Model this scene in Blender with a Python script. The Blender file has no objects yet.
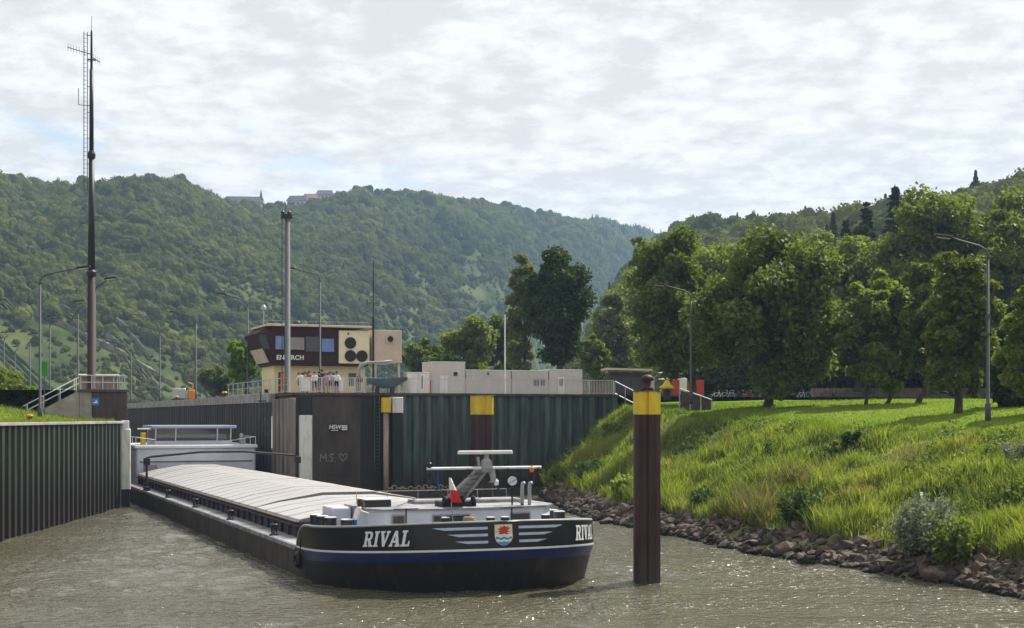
import bpy, math, random
import numpy as np
from mathutils import Vector, Matrix, noise as mnoise
from mathutils.geometry import tessellate_polygon

random.seed(7)
rng = np.random.default_rng(7)
R = math.radians
scene = bpy.context.scene
col = scene.collection

# ------------------------------------------------------------------ camera
F_PX, CX, HY, EYE = 1422.0, 512.0, 417.0, 6.6        # focal length in pixels, horizon row, eye height above the water
cam_d = bpy.data.cameras.new('camera')
cam = bpy.data.objects.new('camera', cam_d); col.objects.link(cam)
cam.location = (0, 0, EYE); cam.rotation_euler = (R(90), 0, 0)
cam_d.sensor_width = 36.0; cam_d.lens = 36.0*F_PX/1024.0
cam_d.shift_y = (HY-314.0)/1024.0
cam_d.clip_start = 0.5; cam_d.clip_end = 12000
scene.camera = cam

# ------------------------------------------------------------------ sky
SUN_EL, SUN_AZ = 50.0, 42.0                            # degrees; azimuth to the right of the view axis (+Y)
world = bpy.data.worlds.new('World'); scene.world = world
world.use_nodes = True
wn, wl = world.node_tree.nodes, world.node_tree.links
wn.clear()
w_out = wn.new('ShaderNodeOutputWorld'); w_bg = wn.new('ShaderNodeBackground')
w_bg.inputs['Strength'].default_value = 0.1
sky = wn.new('ShaderNodeTexSky'); sky.sky_type = 'NISHITA'; sky.sun_disc = False
sky.sun_elevation = R(SUN_EL); sky.sun_rotation = R(SUN_AZ); sky.air_density = 1.0; sky.dust_density = 0.6
# a broken layer of altocumulus: noise on the plane the view direction meets overhead
tc = wn.new('ShaderNodeTexCoord'); sep = wn.new('ShaderNodeSeparateXYZ'); wl.new(tc.outputs['Generated'], sep.inputs[0])
def wmath(op, a, b):
    n = wn.new('ShaderNodeMath'); n.operation = op
    for i, v in enumerate((a, b)):
        if isinstance(v, (int, float)): n.inputs[i].default_value = v
        elif v is not None: wl.new(v, n.inputs[i])
    return n.outputs[0]
den = wmath('ADD', wmath('MAXIMUM', sep.outputs['Z'], 0.0), 0.16)
cmb = wn.new('ShaderNodeCombineXYZ')
wl.new(wmath('DIVIDE', sep.outputs['X'], den), cmb.inputs[0]); wl.new(wmath('DIVIDE', sep.outputs['Y'], den), cmb.inputs[1])
def wnoise(scale, detail, rough, dist=0.0, off=0.0):
    mp = wn.new('ShaderNodeMapping'); wl.new(cmb.outputs[0], mp.inputs[0]); mp.inputs['Location'].default_value = (off, off*0.7, off*0.3)
    n = wn.new('ShaderNodeTexNoise'); n.inputs['Scale'].default_value = scale; n.inputs['Detail'].default_value = detail
    n.inputs['Roughness'].default_value = rough; n.inputs['Distortion'].default_value = dist
    wl.new(mp.outputs[0], n.inputs['Vector']); return n.outputs['Fac']
def wramp(fac, stops):
    r = wn.new('ShaderNodeValToRGB'); wl.new(fac, r.inputs[0])
    e = r.color_ramp.elements
    while len(e) < len(stops): e.new(0.5)
    for k, (p, c) in enumerate(stops):
        e[k].position = p; e[k].color = (c, c, c, 1) if isinstance(c, (int, float)) else (*c, 1)
    return r.outputs['Color']
CL_HI, CL_LO = (6.35, 6.2, 6.02), (4.85, 4.68, 4.5)
warp = wn.new('ShaderNodeTexNoise'); warp.inputs['Scale'].default_value = 3.0; warp.inputs['Detail'].default_value = 6; wl.new(cmb.outputs[0], warp.inputs['Vector'])
wmx = wn.new('ShaderNodeMix'); wmx.data_type = 'RGBA'; wmx.blend_type = 'LINEAR_LIGHT'; wmx.inputs['Factor'].default_value = 0.10; wl.new(cmb.outputs[0], wmx.inputs['A']); wl.new(warp.outputs['Color'], wmx.inputs['B'])
vor = wn.new('ShaderNodeTexVoronoi'); vor.feature = 'SMOOTH_F1'; vor.inputs['Scale'].default_value = 10.0; vor.inputs['Smoothness'].default_value = 0.35; wl.new(wmx.outputs['Result'], vor.inputs['Vector'])
cell = wmath('SUBTRACT', 1.0, vor.outputs['Distance'])
puff = wramp(wmath('ADD', wmath('MULTIPLY', cell, 0.30), wmath('ADD', wmath('MULTIPLY', wnoise(19.0, 8, 0.68, 0.1, 3.7), 0.58), wmath('MULTIPLY', wnoise(2.6, 4, 0.55, 0.1, 1.2), 0.26))), [(0.48, 0.0), (0.67, 1.0)])
cover = wramp(wmath('ADD', wmath('MULTIPLY', wnoise(0.8, 4, 0.55, 0.2, 11.3), 0.66), wmath('MULTIPLY', wnoise(6.5, 6, 0.6, 0.1, 5.1), 0.38)), [(0.31, 0.25), (0.42, 1.0)])
ccol = wn.new('ShaderNodeMix'); ccol.data_type = 'RGBA'; wl.new(puff, ccol.inputs['Factor'])
ccol.inputs['A'].default_value = (*CL_LO, 1); ccol.inputs['B'].default_value = (*CL_HI, 1)
skm = wn.new('ShaderNodeMix'); skm.data_type = 'RGBA'; wl.new(cover, skm.inputs['Factor'])
wl.new(sky.outputs['Color'], skm.inputs['A']); wl.new(ccol.outputs['Result'], skm.inputs['B'])
wl.new(skm.outputs['Result'], w_bg.inputs['Color']); wl.new(w_bg.outputs[0], w_out.inputs['Surface'])

# ------------------------------------------------------------------ sun and exposure
sun_d = bpy.data.lights.new('sun', 'SUN'); sun_d.energy = 5.0; sun_d.angle = R(0.6); sun_d.color = (1.0, 0.955, 0.87)
sun = bpy.data.objects.new('sun', sun_d); col.objects.link(sun)
sdir = Vector((math.sin(R(SUN_AZ))*math.cos(R(SUN_EL)), math.cos(R(SUN_AZ))*math.cos(R(SUN_EL)), math.sin(R(SUN_EL))))
sun.rotation_euler = sdir.to_track_quat('Z', 'Y').to_euler()
sun.location = sdir*60
vs = scene.view_settings
vs.view_transform = 'Standard'; vs.look = 'None'; vs.exposure = 0.74; vs.gamma = 1.0; vs.use_curve_mapping = False
scene.render.engine = 'CYCLES'
cy = scene.cycles
cy.use_denoising = True; cy.denoising_prefilter = 'NONE'; cy.sample_clamp_direct = 40.0; cy.max_bounces = 6; cy.diffuse_bounces = 3; cy.glossy_bounces = 3; cy.transmission_bounces = 4
cy.volume_bounces = 0; cy.transparent_max_bounces = 8; cy.sample_clamp_indirect = 6.0

# ------------------------------------------------------------------ helpers
def P(px, py, Y):                                     # a point of the place seen in column px, row py at depth Y
    return Vector(((px-CX)/F_PX*Y, Y, EYE-(py-HY)/F_PX*Y))
def Xat(px, Y): return (px-CX)/F_PX*Y
TH = math.atan(572.0/F_PX); CT, ST = math.cos(TH), math.sin(TH)
LO = Vector((-0.3, 53.5, 0))
def L(u, v, z=0.0):                                   # lock axes: u to the right of the lock's centre line, v up the lock
    return Vector((LO.x+u*CT-v*ST, LO.y+u*ST+v*CT, z))

def _h(ix, iy, s):
    n = (ix.astype(np.int64)*374761393+iy.astype(np.int64)*668265263+s*1274126177) & 0xffffffff
    n = ((n ^ (n >> 13))*1274126177) & 0xffffffff
    return ((n ^ (n >> 16)) & 0xffff)/65535.0
def vnoise(x, y, s=0):
    x = np.asarray(x, float); y = np.asarray(y, float)
    ix, iy = np.floor(x), np.floor(y); fx, fy = x-ix, y-iy
    fx = fx*fx*(3-2*fx); fy = fy*fy*(3-2*fy)
    a, b, c, d = _h(ix, iy, s), _h(ix+1, iy, s), _h(ix, iy+1, s), _h(ix+1, iy+1, s)
    return (a*(1-fx)+b*fx)*(1-fy)+(c*(1-fx)+d*fx)*fy
def fbm(x, y, s=0, o=4):
    t, a, k = 0, 0.5, 1.0
    for i in range(o):
        t = t+a*vnoise(np.asarray(x)*k, np.asarray(y)*k, s+i); a *= 0.5; k *= 2.03
    return t

# ---- materials
MATS = {}
def mat(name, c, rough=0.7, metal=0.0, c2=None, scale=3.0, stretch=(1, 1, 1), bump=0.0, bscale=None, spec=0.25, contrast=(0.35, 0.65), detail=6, coord='Object', zband=None, zc=None, coat=0.0, zn=3.2):
    m = bpy.data.materials.new(name); m.use_nodes = True
    n, l = m.node_tree.nodes, m.node_tree.links
    b = n['Principled BSDF']; b.inputs['Roughness'].default_value = rough; b.inputs['Metallic'].default_value = metal
    b.inputs['Specular IOR Level'].default_value = spec; b.inputs['Coat Weight'].default_value = coat
    b.inputs['Base Color'].default_value = (*c, 1)
    if coord == 'World':
        g = n.new('ShaderNodeNewGeometry'); vec = g.outputs['Position']
    else:
        t = n.new('ShaderNodeTexCoord'); vec = t.outputs['Object']
    mp = n.new('ShaderNodeMapping'); mp.inputs['Scale'].default_value = stretch; l.new(vec, mp.inputs[0])
    cout = None
    if c2 is None: c2 = tuple(x*0.82 for x in c)
    t = n.new('ShaderNodeTexNoise'); t.inputs['Scale'].default_value = scale; t.inputs['Detail'].default_value = detail; t.inputs['Roughness'].default_value = 0.62
    l.new(mp.outputs[0], t.inputs['Vector'])
    r = n.new('ShaderNodeValToRGB'); l.new(t.outputs['Fac'], r.inputs[0])
    r.color_ramp.elements[0].position, r.color_ramp.elements[1].position = contrast
    r.color_ramp.elements[0].color = (*c2, 1); r.color_ramp.elements[1].color = (*c, 1)
    cout = r.outputs['Color']
    if zband:                                         # a stain left by the water, by height over the river, with an uneven edge
        g = n.new('ShaderNodeNewGeometry'); s = n.new('ShaderNodeSeparateXYZ'); l.new(g.outputs['Position'], s.inputs[0])
        t2 = n.new('ShaderNodeTexNoise'); t2.inputs['Scale'].default_value = 1.2; t2.inputs['Detail'].default_value = 5
        mp2 = n.new('ShaderNodeMapping'); mp2.inputs['Scale'].default_value = (1, 1, 0.25); l.new(g.outputs['Position'], mp2.inputs[0]); l.new(mp2.outputs[0], t2.inputs['Vector'])
        ma = n.new('ShaderNodeMath'); ma.operation = 'MULTIPLY_ADD'; ma.inputs[1].default_value = zn; l.new(t2.outputs['Fac'], ma.inputs[0]); l.new(s.outputs['Z'], ma.inputs[2])
        mr = n.new('ShaderNodeMapRange'); l.new(ma.outputs[0], mr.inputs[0]); mr.inputs[1].default_value = zband[0]+zn/2; mr.inputs[2].default_value = zband[1]+zn/2
        mx = n.new('ShaderNodeMix'); mx.data_type = 'RGBA'; l.new(mr.outputs[0], mx.inputs['Factor']); mx.inputs['A'].default_value = (*zc, 1); l.new(cout, mx.inputs['B'])
        cout = mx.outputs['Result']
    l.new(cout, b.inputs['Base Color'])
    if bump:
        t3 = n.new('ShaderNodeTexNoise'); t3.inputs['Scale'].default_value = bscale or scale*4; t3.inputs['Detail'].default_value = 5; l.new(mp.outputs[0], t3.inputs['Vector'])
        bp = n.new('ShaderNodeBump'); bp.inputs['Strength'].default_value = bump; bp.inputs['Distance'].default_value = 0.05
        l.new(t3.outputs['Fac'], bp.inputs['Height']); l.new(bp.outputs[0], b.inputs['Normal'])
    MATS[name] = m
    return m

def leafmat(name, c, c2, transl=0.35, scale=0.5, island=0.5, tcol=None, spec=0.12, perobj=0.0):
    m = bpy.data.materials.new(name); m.use_nodes = True
    n, l = m.node_tree.nodes, m.node_tree.links
    n.clear()
    out = n.new('ShaderNodeOutputMaterial')
    g = n.new('ShaderNodeNewGeometry')
    t = n.new('ShaderNodeTexNoise'); t.inputs['Scale'].default_value = scale; t.inputs['Detail'].default_value = 4; l.new(g.outputs['Position'], t.inputs['Vector'])
    mr = n.new('ShaderNodeMapRange'); l.new(t.outputs['Fac'], mr.inputs[0]); mr.inputs[1].default_value = 0.3; mr.inputs[2].default_value = 0.7
    src = mr.outputs[0]
    if perobj:
        oi = n.new('ShaderNodeObjectInfo')
        mxx = n.new('ShaderNodeMix'); mxx.data_type = 'FLOAT'; mxx.inputs['Factor'].default_value = perobj
        l.new(src, mxx.inputs['A']); l.new(oi.outputs['Random'], mxx.inputs['B']); src = mxx.outputs['Result']
    mi = n.new('ShaderNodeMix'); mi.data_type = 'FLOAT'; mi.inputs['Factor'].default_value = island
    l.new(src, mi.inputs['A']); l.new(g.outputs['Random Per Island'], mi.inputs['B'])
    mc = n.new('ShaderNodeMix'); mc.data_type = 'RGBA'; l.new(mi.outputs['Result'], mc.inputs['Factor'])
    mc.inputs['A'].default_value = (*c2, 1); mc.inputs['B'].default_value = (*c, 1)
    d = n.new('ShaderNodeBsdfPrincipled'); d.inputs['Roughness'].default_value = 0.55; d.inputs['Specular IOR Level'].default_value = spec
    l.new(mc.outputs['Result'], d.inputs['Base Color'])
    tr = n.new('ShaderNodeBsdfTranslucent')
    hs = n.new('ShaderNodeMix'); hs.data_type = 'RGBA'; hs.blend_type = 'MULTIPLY'; hs.inputs['Factor'].default_value = 1.0
    l.new(mc.outputs['Result'], hs.inputs['A']); hs.inputs['B'].default_value = (*(tcol or (1.4, 1.55, 0.6)), 1); l.new(hs.outputs['Result'], tr.inputs['Color'])
    ms = n.new('ShaderNodeMixShader'); ms.inputs[0].default_value = transl
    l.new(d.outputs[0], ms.inputs[1]); l.new(tr.outputs[0], ms.inputs[2]); l.new(ms.outputs[0], out.inputs['Surface'])
    MATS[name] = m
    return m

# ---- mesh collecting
class MB:
    def __init__(s): s.v = []; s.f = []; s.m = []
    def add(s, vs, fs, mi=0, M=None):
        o = len(s.v)
        for p in vs: s.v.append(tuple(M @ Vector(p)) if M is not None else tuple(p))
        for f in fs: s.f.append(tuple(i+o for i in f)); s.m.append(mi)
        return s
    def box(s, a, b, mi=0, M=None):
        x0, y0, z0 = a; x1, y1, z1 = b
        return s.add([(x0,y0,z0),(x1,y0,z0),(x1,y1,z0),(x0,y1,z0),(x0,y0,z1),(x1,y0,z1),(x1,y1,z1),(x0,y1,z1)],
                     [(0,3,2,1),(4,5,6,7),(0,1,5,4),(1,2,6,5),(2,3,7,6),(3,0,4,7)], mi, M)
    def bevbox(s, a, b, r=0.03, mi=0, M=None):        # box with chamfered upright edges and top
        x0, y0, z0 = a; x1, y1, z1 = b
        def ring(i, z): return [(x0+r+i,y0+i,z),(x1-r-i,y0+i,z),(x1-i,y0+r+i,z),(x1-i,y1-r-i,z),(x1-r-i,y1-i,z),(x0+r+i,y1-i,z),(x0+i,y1-r-i,z),(x0+i,y0+r+i,z)]
        vs = ring(0, z0)+ring(0, z1-r)+ring(r*0.7, z1)
        fs = [tuple(range(7,-1,-1)), tuple(range(16,24))]
        for k in range(2):
            for i in range(8): fs.append((k*8+i, k*8+(i+1)%8, k*8+8+(i+1)%8, k*8+8+i))
        return s.add(vs, fs, mi, M)
    def tube(s, pts, r, n=6, mi=0, cap=True, M=None):
        pts = [Vector(p) for p in pts]; rr = r if isinstance(r, (list, tuple)) else [r]*len(pts)
        vs = []; fs = []
        up = None
        for i, p in enumerate(pts):
            d = (pts[min(i+1, len(pts)-1)]-pts[max(i-1, 0)])
            d = d.normalized() if d.length > 1e-9 else Vector((0,0,1))
            if up is None: up = Vector((0,0,1)) if abs(d.z) < 0.9 else Vector((1,0,0))
            x = up.cross(d)
            if x.length < 1e-6: x = Vector((0,1,0)).cross(d)
            x.normalize(); y = d.cross(x); up = y if abs(d.z) >= 0.9 else up
            for k in range(n):
                a = 2*math.pi*k/n+math.pi/n
                vs.append(p+x*math.cos(a)*rr[i]+y*math.sin(a)*rr[i])
        for i in range(len(pts)-1):
            for k in range(n): fs.append((i*n+k, i*n+(k+1)%n, (i+1)*n+(k+1)%n, (i+1)*n+k))
        if cap: fs.append(tuple(range(n-1,-1,-1))); fs.append(tuple((len(pts)-1)*n+k for k in range(n)))
        return s.add(vs, fs, mi, M)
    def lathe(s, prof, n=12, c=(0,0,0), mi=0, M=None):
        vs = []; fs = []
        for r_, z in prof:
            for k in range(n):
                a = 2*math.pi*k/n; vs.append((c[0]+r_*math.cos(a), c[1]+r_*math.sin(a), c[2]+z))
        for i in range(len(prof)-1):
            for k in range(n): fs.append((i*n+k, i*n+(k+1)%n, (i+1)*n+(k+1)%n, (i+1)*n+k))
        fs.append(tuple(range(n-1,-1,-1))); fs.append(tuple((len(prof)-1)*n+k for k in range(n)))
        return s.add(vs, fs, mi, M)
    def prism(s, poly, z0, z1, mi=0, M=None):
        n = len(poly); vs = [(x,y,z0) for x,y in poly]+[(x,y,z1) for x,y in poly]
        return s.add(vs, [tuple(range(n-1,-1,-1)), tuple(range(n,2*n))]+[(i,(i+1)%n,n+(i+1)%n,n+i) for i in range(n)], mi, M)
    def torus(s, c, R_, r, n=16, k=6, axis='y', mi=0):
        vs = []; fs = []
        for i in range(n):
            a = 2*math.pi*i/n
            for j in range(k):
                b = 2*math.pi*j/k; q = R_+r*math.cos(b); w = r*math.sin(b)
                if axis == 'y': p = (q*math.cos(a), w, q*math.sin(a))
                elif axis == 'x': p = (w, q*math.cos(a), q*math.sin(a))
                else: p = (q*math.cos(a), q*math.sin(a), w)
                vs.append((c[0]+p[0], c[1]+p[1], c[2]+p[2]))
        for i in range(n):
            for j in range(k): fs.append((i*k+j, ((i+1)%n)*k+j, ((i+1)%n)*k+(j+1)%k, i*k+(j+1)%k))
        return s.add(vs, fs, mi)
    def mesh(s, name, mats, smooth=False):
        me = bpy.data.meshes.new(name); me.from_pydata(s.v, [], s.f)
        for m in (mats if isinstance(mats, (list, tuple)) else [mats]): me.materials.append(MATS[m] if isinstance(m, str) else m)
        if any(s.m): me.polygons.foreach_set('material_index', s.m)
        if smooth: me.polygons.foreach_set('use_smooth', [True]*len(s.f))
        me.update(); return me
    def build(s, name, mats, parent=None, smooth=False, loc=None, rz=0.0):
        o = bpy.data.objects.new(name, s.mesh(name, mats, smooth)); col.objects.link(o)
        if parent is not None: o.parent = parent
        if loc is not None: o.location = loc
        o.rotation_euler.z = rz
        return o
def inst(name, me, parent=None, loc=(0,0,0), rot=(0,0,0), sc=(1,1,1)):
    o = bpy.data.objects.new(name, me); col.objects.link(o); o.parent = parent
    o.location = loc; o.rotation_euler = rot; o.scale = sc
    return o
def tag(o, label=None, cat=None, group=None, kind=None):
    if label: o['label'] = label
    if cat: o['category'] = cat
    if group: o['group'] = group
    if kind: o['kind'] = kind
    return o
def thing(name, label, cat, loc=(0,0,0), rz=0.0, group=None):
    o = bpy.data.objects.new(name, None); col.objects.link(o); o.location = loc; o.rotation_euler.z = rz
    o.empty_display_size = 0.3
    return tag(o, label, cat, group)
def copy_tree(o, parent=None):
    c = o.copy(); col.objects.link(c); c.parent = parent
    for ch in o.children: copy_tree(ch, c)
    return c
def npmesh(name, verts, quads=None, tris=None, mats=None, matidx=None, smooth=False):
    me = bpy.data.meshes.new(name)
    faces = quads if quads is not None else tris
    k = faces.shape[1]; nf = len(faces)
    me.vertices.add(len(verts)); me.vertices.foreach_set('co', np.asarray(verts, np.float32).ravel())
    me.loops.add(nf*k); me.loops.foreach_set('vertex_index', np.asarray(faces, np.int32).ravel())
    me.polygons.add(nf); me.polygons.foreach_set('loop_start', np.arange(0, nf*k, k, dtype=np.int32)); me.polygons.foreach_set('loop_total', np.full(nf, k, np.int32))
    for m in mats or []: me.materials.append(MATS[m] if isinstance(m, str) else m)
    if matidx is not None: me.polygons.foreach_set('material_index', np.asarray(matidx, np.int32))
    if smooth: me.polygons.foreach_set('use_smooth', np.ones(nf, bool))
    me.update(calc_edges=True); return me
def gridmesh(name, A, mats, smooth=True):             # A: rows x cols x 3
    n, m = A.shape[:2]; idx = np.arange(n*m).reshape(n, m)
    q = np.stack([idx[:-1,:-1], idx[:-1,1:], idx[1:,1:], idx[1:,:-1]], -1).reshape(-1, 4)
    return npmesh(name, A.reshape(-1, 3), quads=q, mats=mats, smooth=smooth)
def link(name, me, parent=None, kind=None):
    o = bpy.data.objects.new(name, me); col.objects.link(o); o.parent = parent
    if kind: o['kind'] = kind
    return o
def leaf_quads(c, size, nrm_bias=None, aspect=1.6):   # one quad leaf for every centre
    n = len(c)
    d = rng.normal(size=(n, 3))
    if nrm_bias is not None: d = d+nrm_bias
    d /= np.linalg.norm(d, axis=1, keepdims=True)+1e-9
    a = rng.normal(size=(n, 3)); a -= d*np.sum(a*d, 1, keepdims=True); a /= np.linalg.norm(a, axis=1, keepdims=True)+1e-9
    b = np.cross(d, a)
    s = np.asarray(size).reshape(-1, 1)*np.ones((n, 1))
    a = a*s*0.5*aspect; b = b*s*0.5
    fold = d*s*0.16
    v = np.stack([c-a, c+b+fold, c+a, c-b+fold], 1).reshape(-1, 3)
    return v, np.arange(n*4).reshape(n, 4)
def text_mesh(s, size, name, m, shear=0.0, align='CENTER', bold=0.0, spacing=1.0):
    cu = bpy.data.curves.new(name, 'FONT'); cu.body = s; cu.size = size; cu.shear = shear; cu.align_x = align; cu.align_y = 'CENTER'; cu.offset = bold; cu.space_character = spacing
    o = bpy.data.objects.new('tmp_text', cu); col.objects.link(o)
    dg = bpy.context.evaluated_depsgraph_get()
    me = bpy.data.meshes.new_from_object(o.evaluated_get(dg)); me.name = name
    bpy.data.objects.remove(o); me.materials.clear(); me.materials.append(MATS[m]); return me

# ------------------------------------------------------------------ materials
mat('concrete', (0.34, 0.32, 0.29), 0.9, c2=(0.20, 0.185, 0.165), scale=0.9, bump=0.3, bscale=9, coord='World')
mat('concrete_dark', (0.085, 0.068, 0.060), 0.85, c2=(0.040, 0.032, 0.030), scale=0.7, stretch=(1.4, 1.4, 0.35), bump=0.35, bscale=8, coord='World', detail=9)
mat('concrete_rib', (0.22, 0.19, 0.165), 0.85, c2=(0.11, 0.09, 0.08), scale=0.9, stretch=(1.5, 1.5, 0.3), bump=0.3, coord='World')
mat('pile_left', (0.040, 0.052, 0.041), 0.6, c2=(0.017, 0.022, 0.018), scale=1.3, stretch=(2, 2, 0.22), bump=0.25, coord='World', zband=(1.6, 4.2), zc=(0.020, 0.016, 0.014), spec=0.3)
mat('pile_right', (0.095, 0.138, 0.130), 0.55, c2=(0.024, 0.034, 0.036), scale=1.1, stretch=(2, 2, 0.18), bump=0.25, coord='World', zband=(0.8, 3.4), zc=(0.042, 0.028, 0.022), spec=0.3)
mat('chamber_steel', (0.075, 0.066, 0.064), 0.7, c2=(0.036, 0.031, 0.032), scale=1.0, stretch=(2, 2, 0.2), bump=0.2, coord='World')
mat('rust_steel', (0.062, 0.028, 0.027), 0.62, c2=(0.034, 0.017, 0.018), scale=1.6, stretch=(2, 2, 0.3), bump=0.3, coord='World', zband=(0.5, 1.6), zc=(0.05, 0.04, 0.036))
mat('yellow', (0.68, 0.50, 0.03), 0.5, c2=(0.52, 0.36, 0.03), scale=2.5, stretch=(1, 1, 0.4))
mat('white_paint', (0.74, 0.74, 0.73), 0.55, c2=(0.58, 0.57, 0.55), scale=2.0, stretch=(1, 1, 0.3))
mat('worn_white', (0.62, 0.62, 0.60), 0.6, c2=(0.36, 0.34, 0.31), scale=1.6, stretch=(2, 2, 0.35), contrast=(0.3, 0.5))
mat('galv', (0.42, 0.44, 0.45), 0.5, 0.35, c2=(0.33, 0.34, 0.35), scale=6)
mat('rail_grey', (0.60, 0.58, 0.56), 0.5, 0.0, c2=(0.48, 0.46, 0.45), scale=4)
mat('lamp_grey', (0.065, 0.070, 0.080), 0.65, 0.0, scale=5)
mat('black_metal', (0.022, 0.021, 0.022), 0.5, scale=4)
mat('black_paint', (0.014, 0.014, 0.018), 0.33, c2=(0.020, 0.018, 0.020), scale=3, spec=0.5)
mat('tarmac', (0.20, 0.19, 0.175), 0.95, c2=(0.13, 0.12, 0.11), scale=0.8, bump=0.2, coord='World')
mat('bark', (0.075, 0.056, 0.040), 0.95, c2=(0.035, 0.027, 0.020), scale=5, stretch=(1, 1, 0.2), bump=0.7, bscale=14, coord='World')
mat('stone_a', (0.150, 0.112, 0.086), 0.85, c2=(0.045, 0.036, 0.031), scale=2.6, bump=0.6, bscale=8, coord='World', zband=(0.10, 0.42), zc=(0.016, 0.014, 0.011), zn=0.25)
mat('stone_b', (0.082, 0.056, 0.043), 0.85, c2=(0.030, 0.024, 0.021), scale=2.6, bump=0.6, bscale=8, coord='World', zband=(0.10, 0.42), zc=(0.016, 0.014, 0.011), zn=0.25)
mat('stone_c', (0.070, 0.068, 0.036), 0.85, c2=(0.038, 0.032, 0.024), scale=2.6, bump=0.6, bscale=8, coord='World', zband=(0.10, 0.42), zc=(0.016, 0.014, 0.011), zn=0.25)
mat('soil', (0.075, 0.055, 0.038), 0.95, c2=(0.035, 0.03, 0.02), scale=1.2, bump=0.6, coord='World')
mat('bank_soil', (0.10, 0.115, 0.035), 0.95, c2=(0.055, 0.060, 0.022), scale=0.5, bump=0.6, coord='World')
mat('lawn', (0.140, 0.195, 0.026), 0.9, c2=(0.098, 0.150, 0.020), scale=0.35, bump=0.9, bscale=14, coord='World', spec=0.0)
mat('left_grass', (0.130, 0.175, 0.024), 0.9, c2=(0.08, 0.120, 0.018), scale=0.5, bump=0.8, bscale=8, coord='World', spec=0.0)
mat('meadow', (0.090, 0.105, 0.040), 0.95, c2=(0.034, 0.050, 0.022), scale=0.045, coord='World', spec=0.0, detail=12, contrast=(0.38, 0.62))
mat('forest_floor', (0.060, 0.085, 0.028), 0.95, c2=(0.035, 0.055, 0.02), scale=0.02, coord='World', spec=0.1)
leafmat('leaf_oak', (0.165, 0.205, 0.042), (0.040, 0.066, 0.016), 0.44, scale=0.45)
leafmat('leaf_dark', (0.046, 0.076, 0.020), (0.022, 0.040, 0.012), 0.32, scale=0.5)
leafmat('leaf_light', (0.215, 0.260, 0.058), (0.066, 0.096, 0.022), 0.46, scale=0.45)
leafmat('leaf_bright', (0.150, 0.240, 0.030), (0.085, 0.150, 0.020), 0.45, scale=0.5)
leafmat('leaf_yellow', (0.170, 0.190, 0.040), (0.055, 0.075, 0.020), 0.42, scale=0.5)
leafmat('leaf_pale', (0.170, 0.190, 0.085), (0.075, 0.090, 0.040), 0.4, scale=0.5)
leafmat('needle', (0.030, 0.048, 0.022), (0.014, 0.026, 0.012), 0.15, scale=0.6)
leafmat('leaf_silver', (0.27, 0.30, 0.22), (0.13, 0.155, 0.09), 0.3, scale=0.9, tcol=(1.1, 1.15, 0.8))
leafmat('leaf_weed', (0.190, 0.225, 0.048), (0.065, 0.095, 0.026), 0.42, scale=0.7)
leafmat('leaf_weed_dark', (0.065, 0.110, 0.030), (0.030, 0.055, 0.018), 0.35, scale=0.7)
leafmat('blade_mix', (0.310, 0.335, 0.075), (0.105, 0.140, 0.032), 0.48, scale=0.55, island=0.45)
leafmat('blade_dark', (0.120, 0.150, 0.045), (0.040, 0.064, 0.024), 0.35, scale=0.5)
leafmat('blade_straw', (0.32, 0.27, 0.10), (0.15, 0.115, 0.050), 0.4, scale=0.7, tcol=(1.2, 1.15, 0.8))
leafmat('blade_lawn', (0.175, 0.235, 0.032), (0.105, 0.160, 0.022), 0.42, scale=0.4)
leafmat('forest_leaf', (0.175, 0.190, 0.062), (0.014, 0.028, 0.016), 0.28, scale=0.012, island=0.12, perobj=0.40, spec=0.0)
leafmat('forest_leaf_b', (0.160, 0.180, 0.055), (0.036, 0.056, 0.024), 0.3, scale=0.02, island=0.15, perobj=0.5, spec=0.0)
leafmat('vine', (0.090, 0.115, 0.036), (0.048, 0.072, 0.026), 0.3, scale=0.05, island=0.3)

# ------------------------------------------------------------------ river
wm = bpy.data.materials.new('river'); wm.use_nodes = True; MATS['river'] = wm
n, l = wm.node_tree.nodes, wm.node_tree.links
b = n['Principled BSDF']; b.inputs['Base Color'].default_value = (0.082, 0.077, 0.050, 1); b.inputs['Roughness'].default_value = 0.09
b.inputs['IOR'].default_value = 1.333; b.inputs['Specular IOR Level'].default_value = 0.5
g = n.new('ShaderNodeNewGeometry')
def wav(scale, st, detail, rough, dist=0.0):
    mp = n.new('ShaderNodeMapping'); mp.inputs['Scale'].default_value = st; mp.inputs['Rotation'].default_value = (0, 0, 0.25); l.new(g.outputs['Position'], mp.inputs[0])
    t = n.new('ShaderNodeTexNoise'); t.inputs['Scale'].default_value = scale; t.inputs['Detail'].default_value = detail; t.inputs['Roughness'].default_value = rough; t.inputs['Distortion'].default_value = dist
    l.new(mp.outputs[0], t.inputs['Vector']); return t.outputs['Fac']
def nmath(op, a, b_):
    m = n.new('ShaderNodeMath'); m.operation = op
    for i, v in enumerate((a, b_)):
        if isinstance(v, (int, float)): m.inputs[i].default_value = v
        else: l.new(v, m.inputs[i])
    return m.outputs[0]
patch = n.new('ShaderNodeMapRange'); l.new(wav(0.075, (1, 2.2, 1), 4, 0.55, 0.8), patch.inputs[0])
patch.inputs[1].default_value = 0.34; patch.inputs[2].default_value = 0.56; patch.inputs[3].default_value = 0.40; patch.inputs[4].default_value = 1.0
hgt = nmath('ADD', nmath('MULTIPLY', wav(2.4, (1, 1.2, 1), 3, 0.55, 0.3), 0.30), nmath('MULTIPLY', wav(6.0, (1, 1.3, 1), 2, 0.5), 0.04))
hgt = nmath('MULTIPLY', hgt, patch.outputs[0])
bp = n.new('ShaderNodeBump'); bp.inputs['Strength'].default_value = 1.0; bp.inputs['Distance'].default_value = 1.0
l.new(hgt, bp.inputs['Height']); l.new(bp.outputs[0], b.inputs['Normal'])
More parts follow.
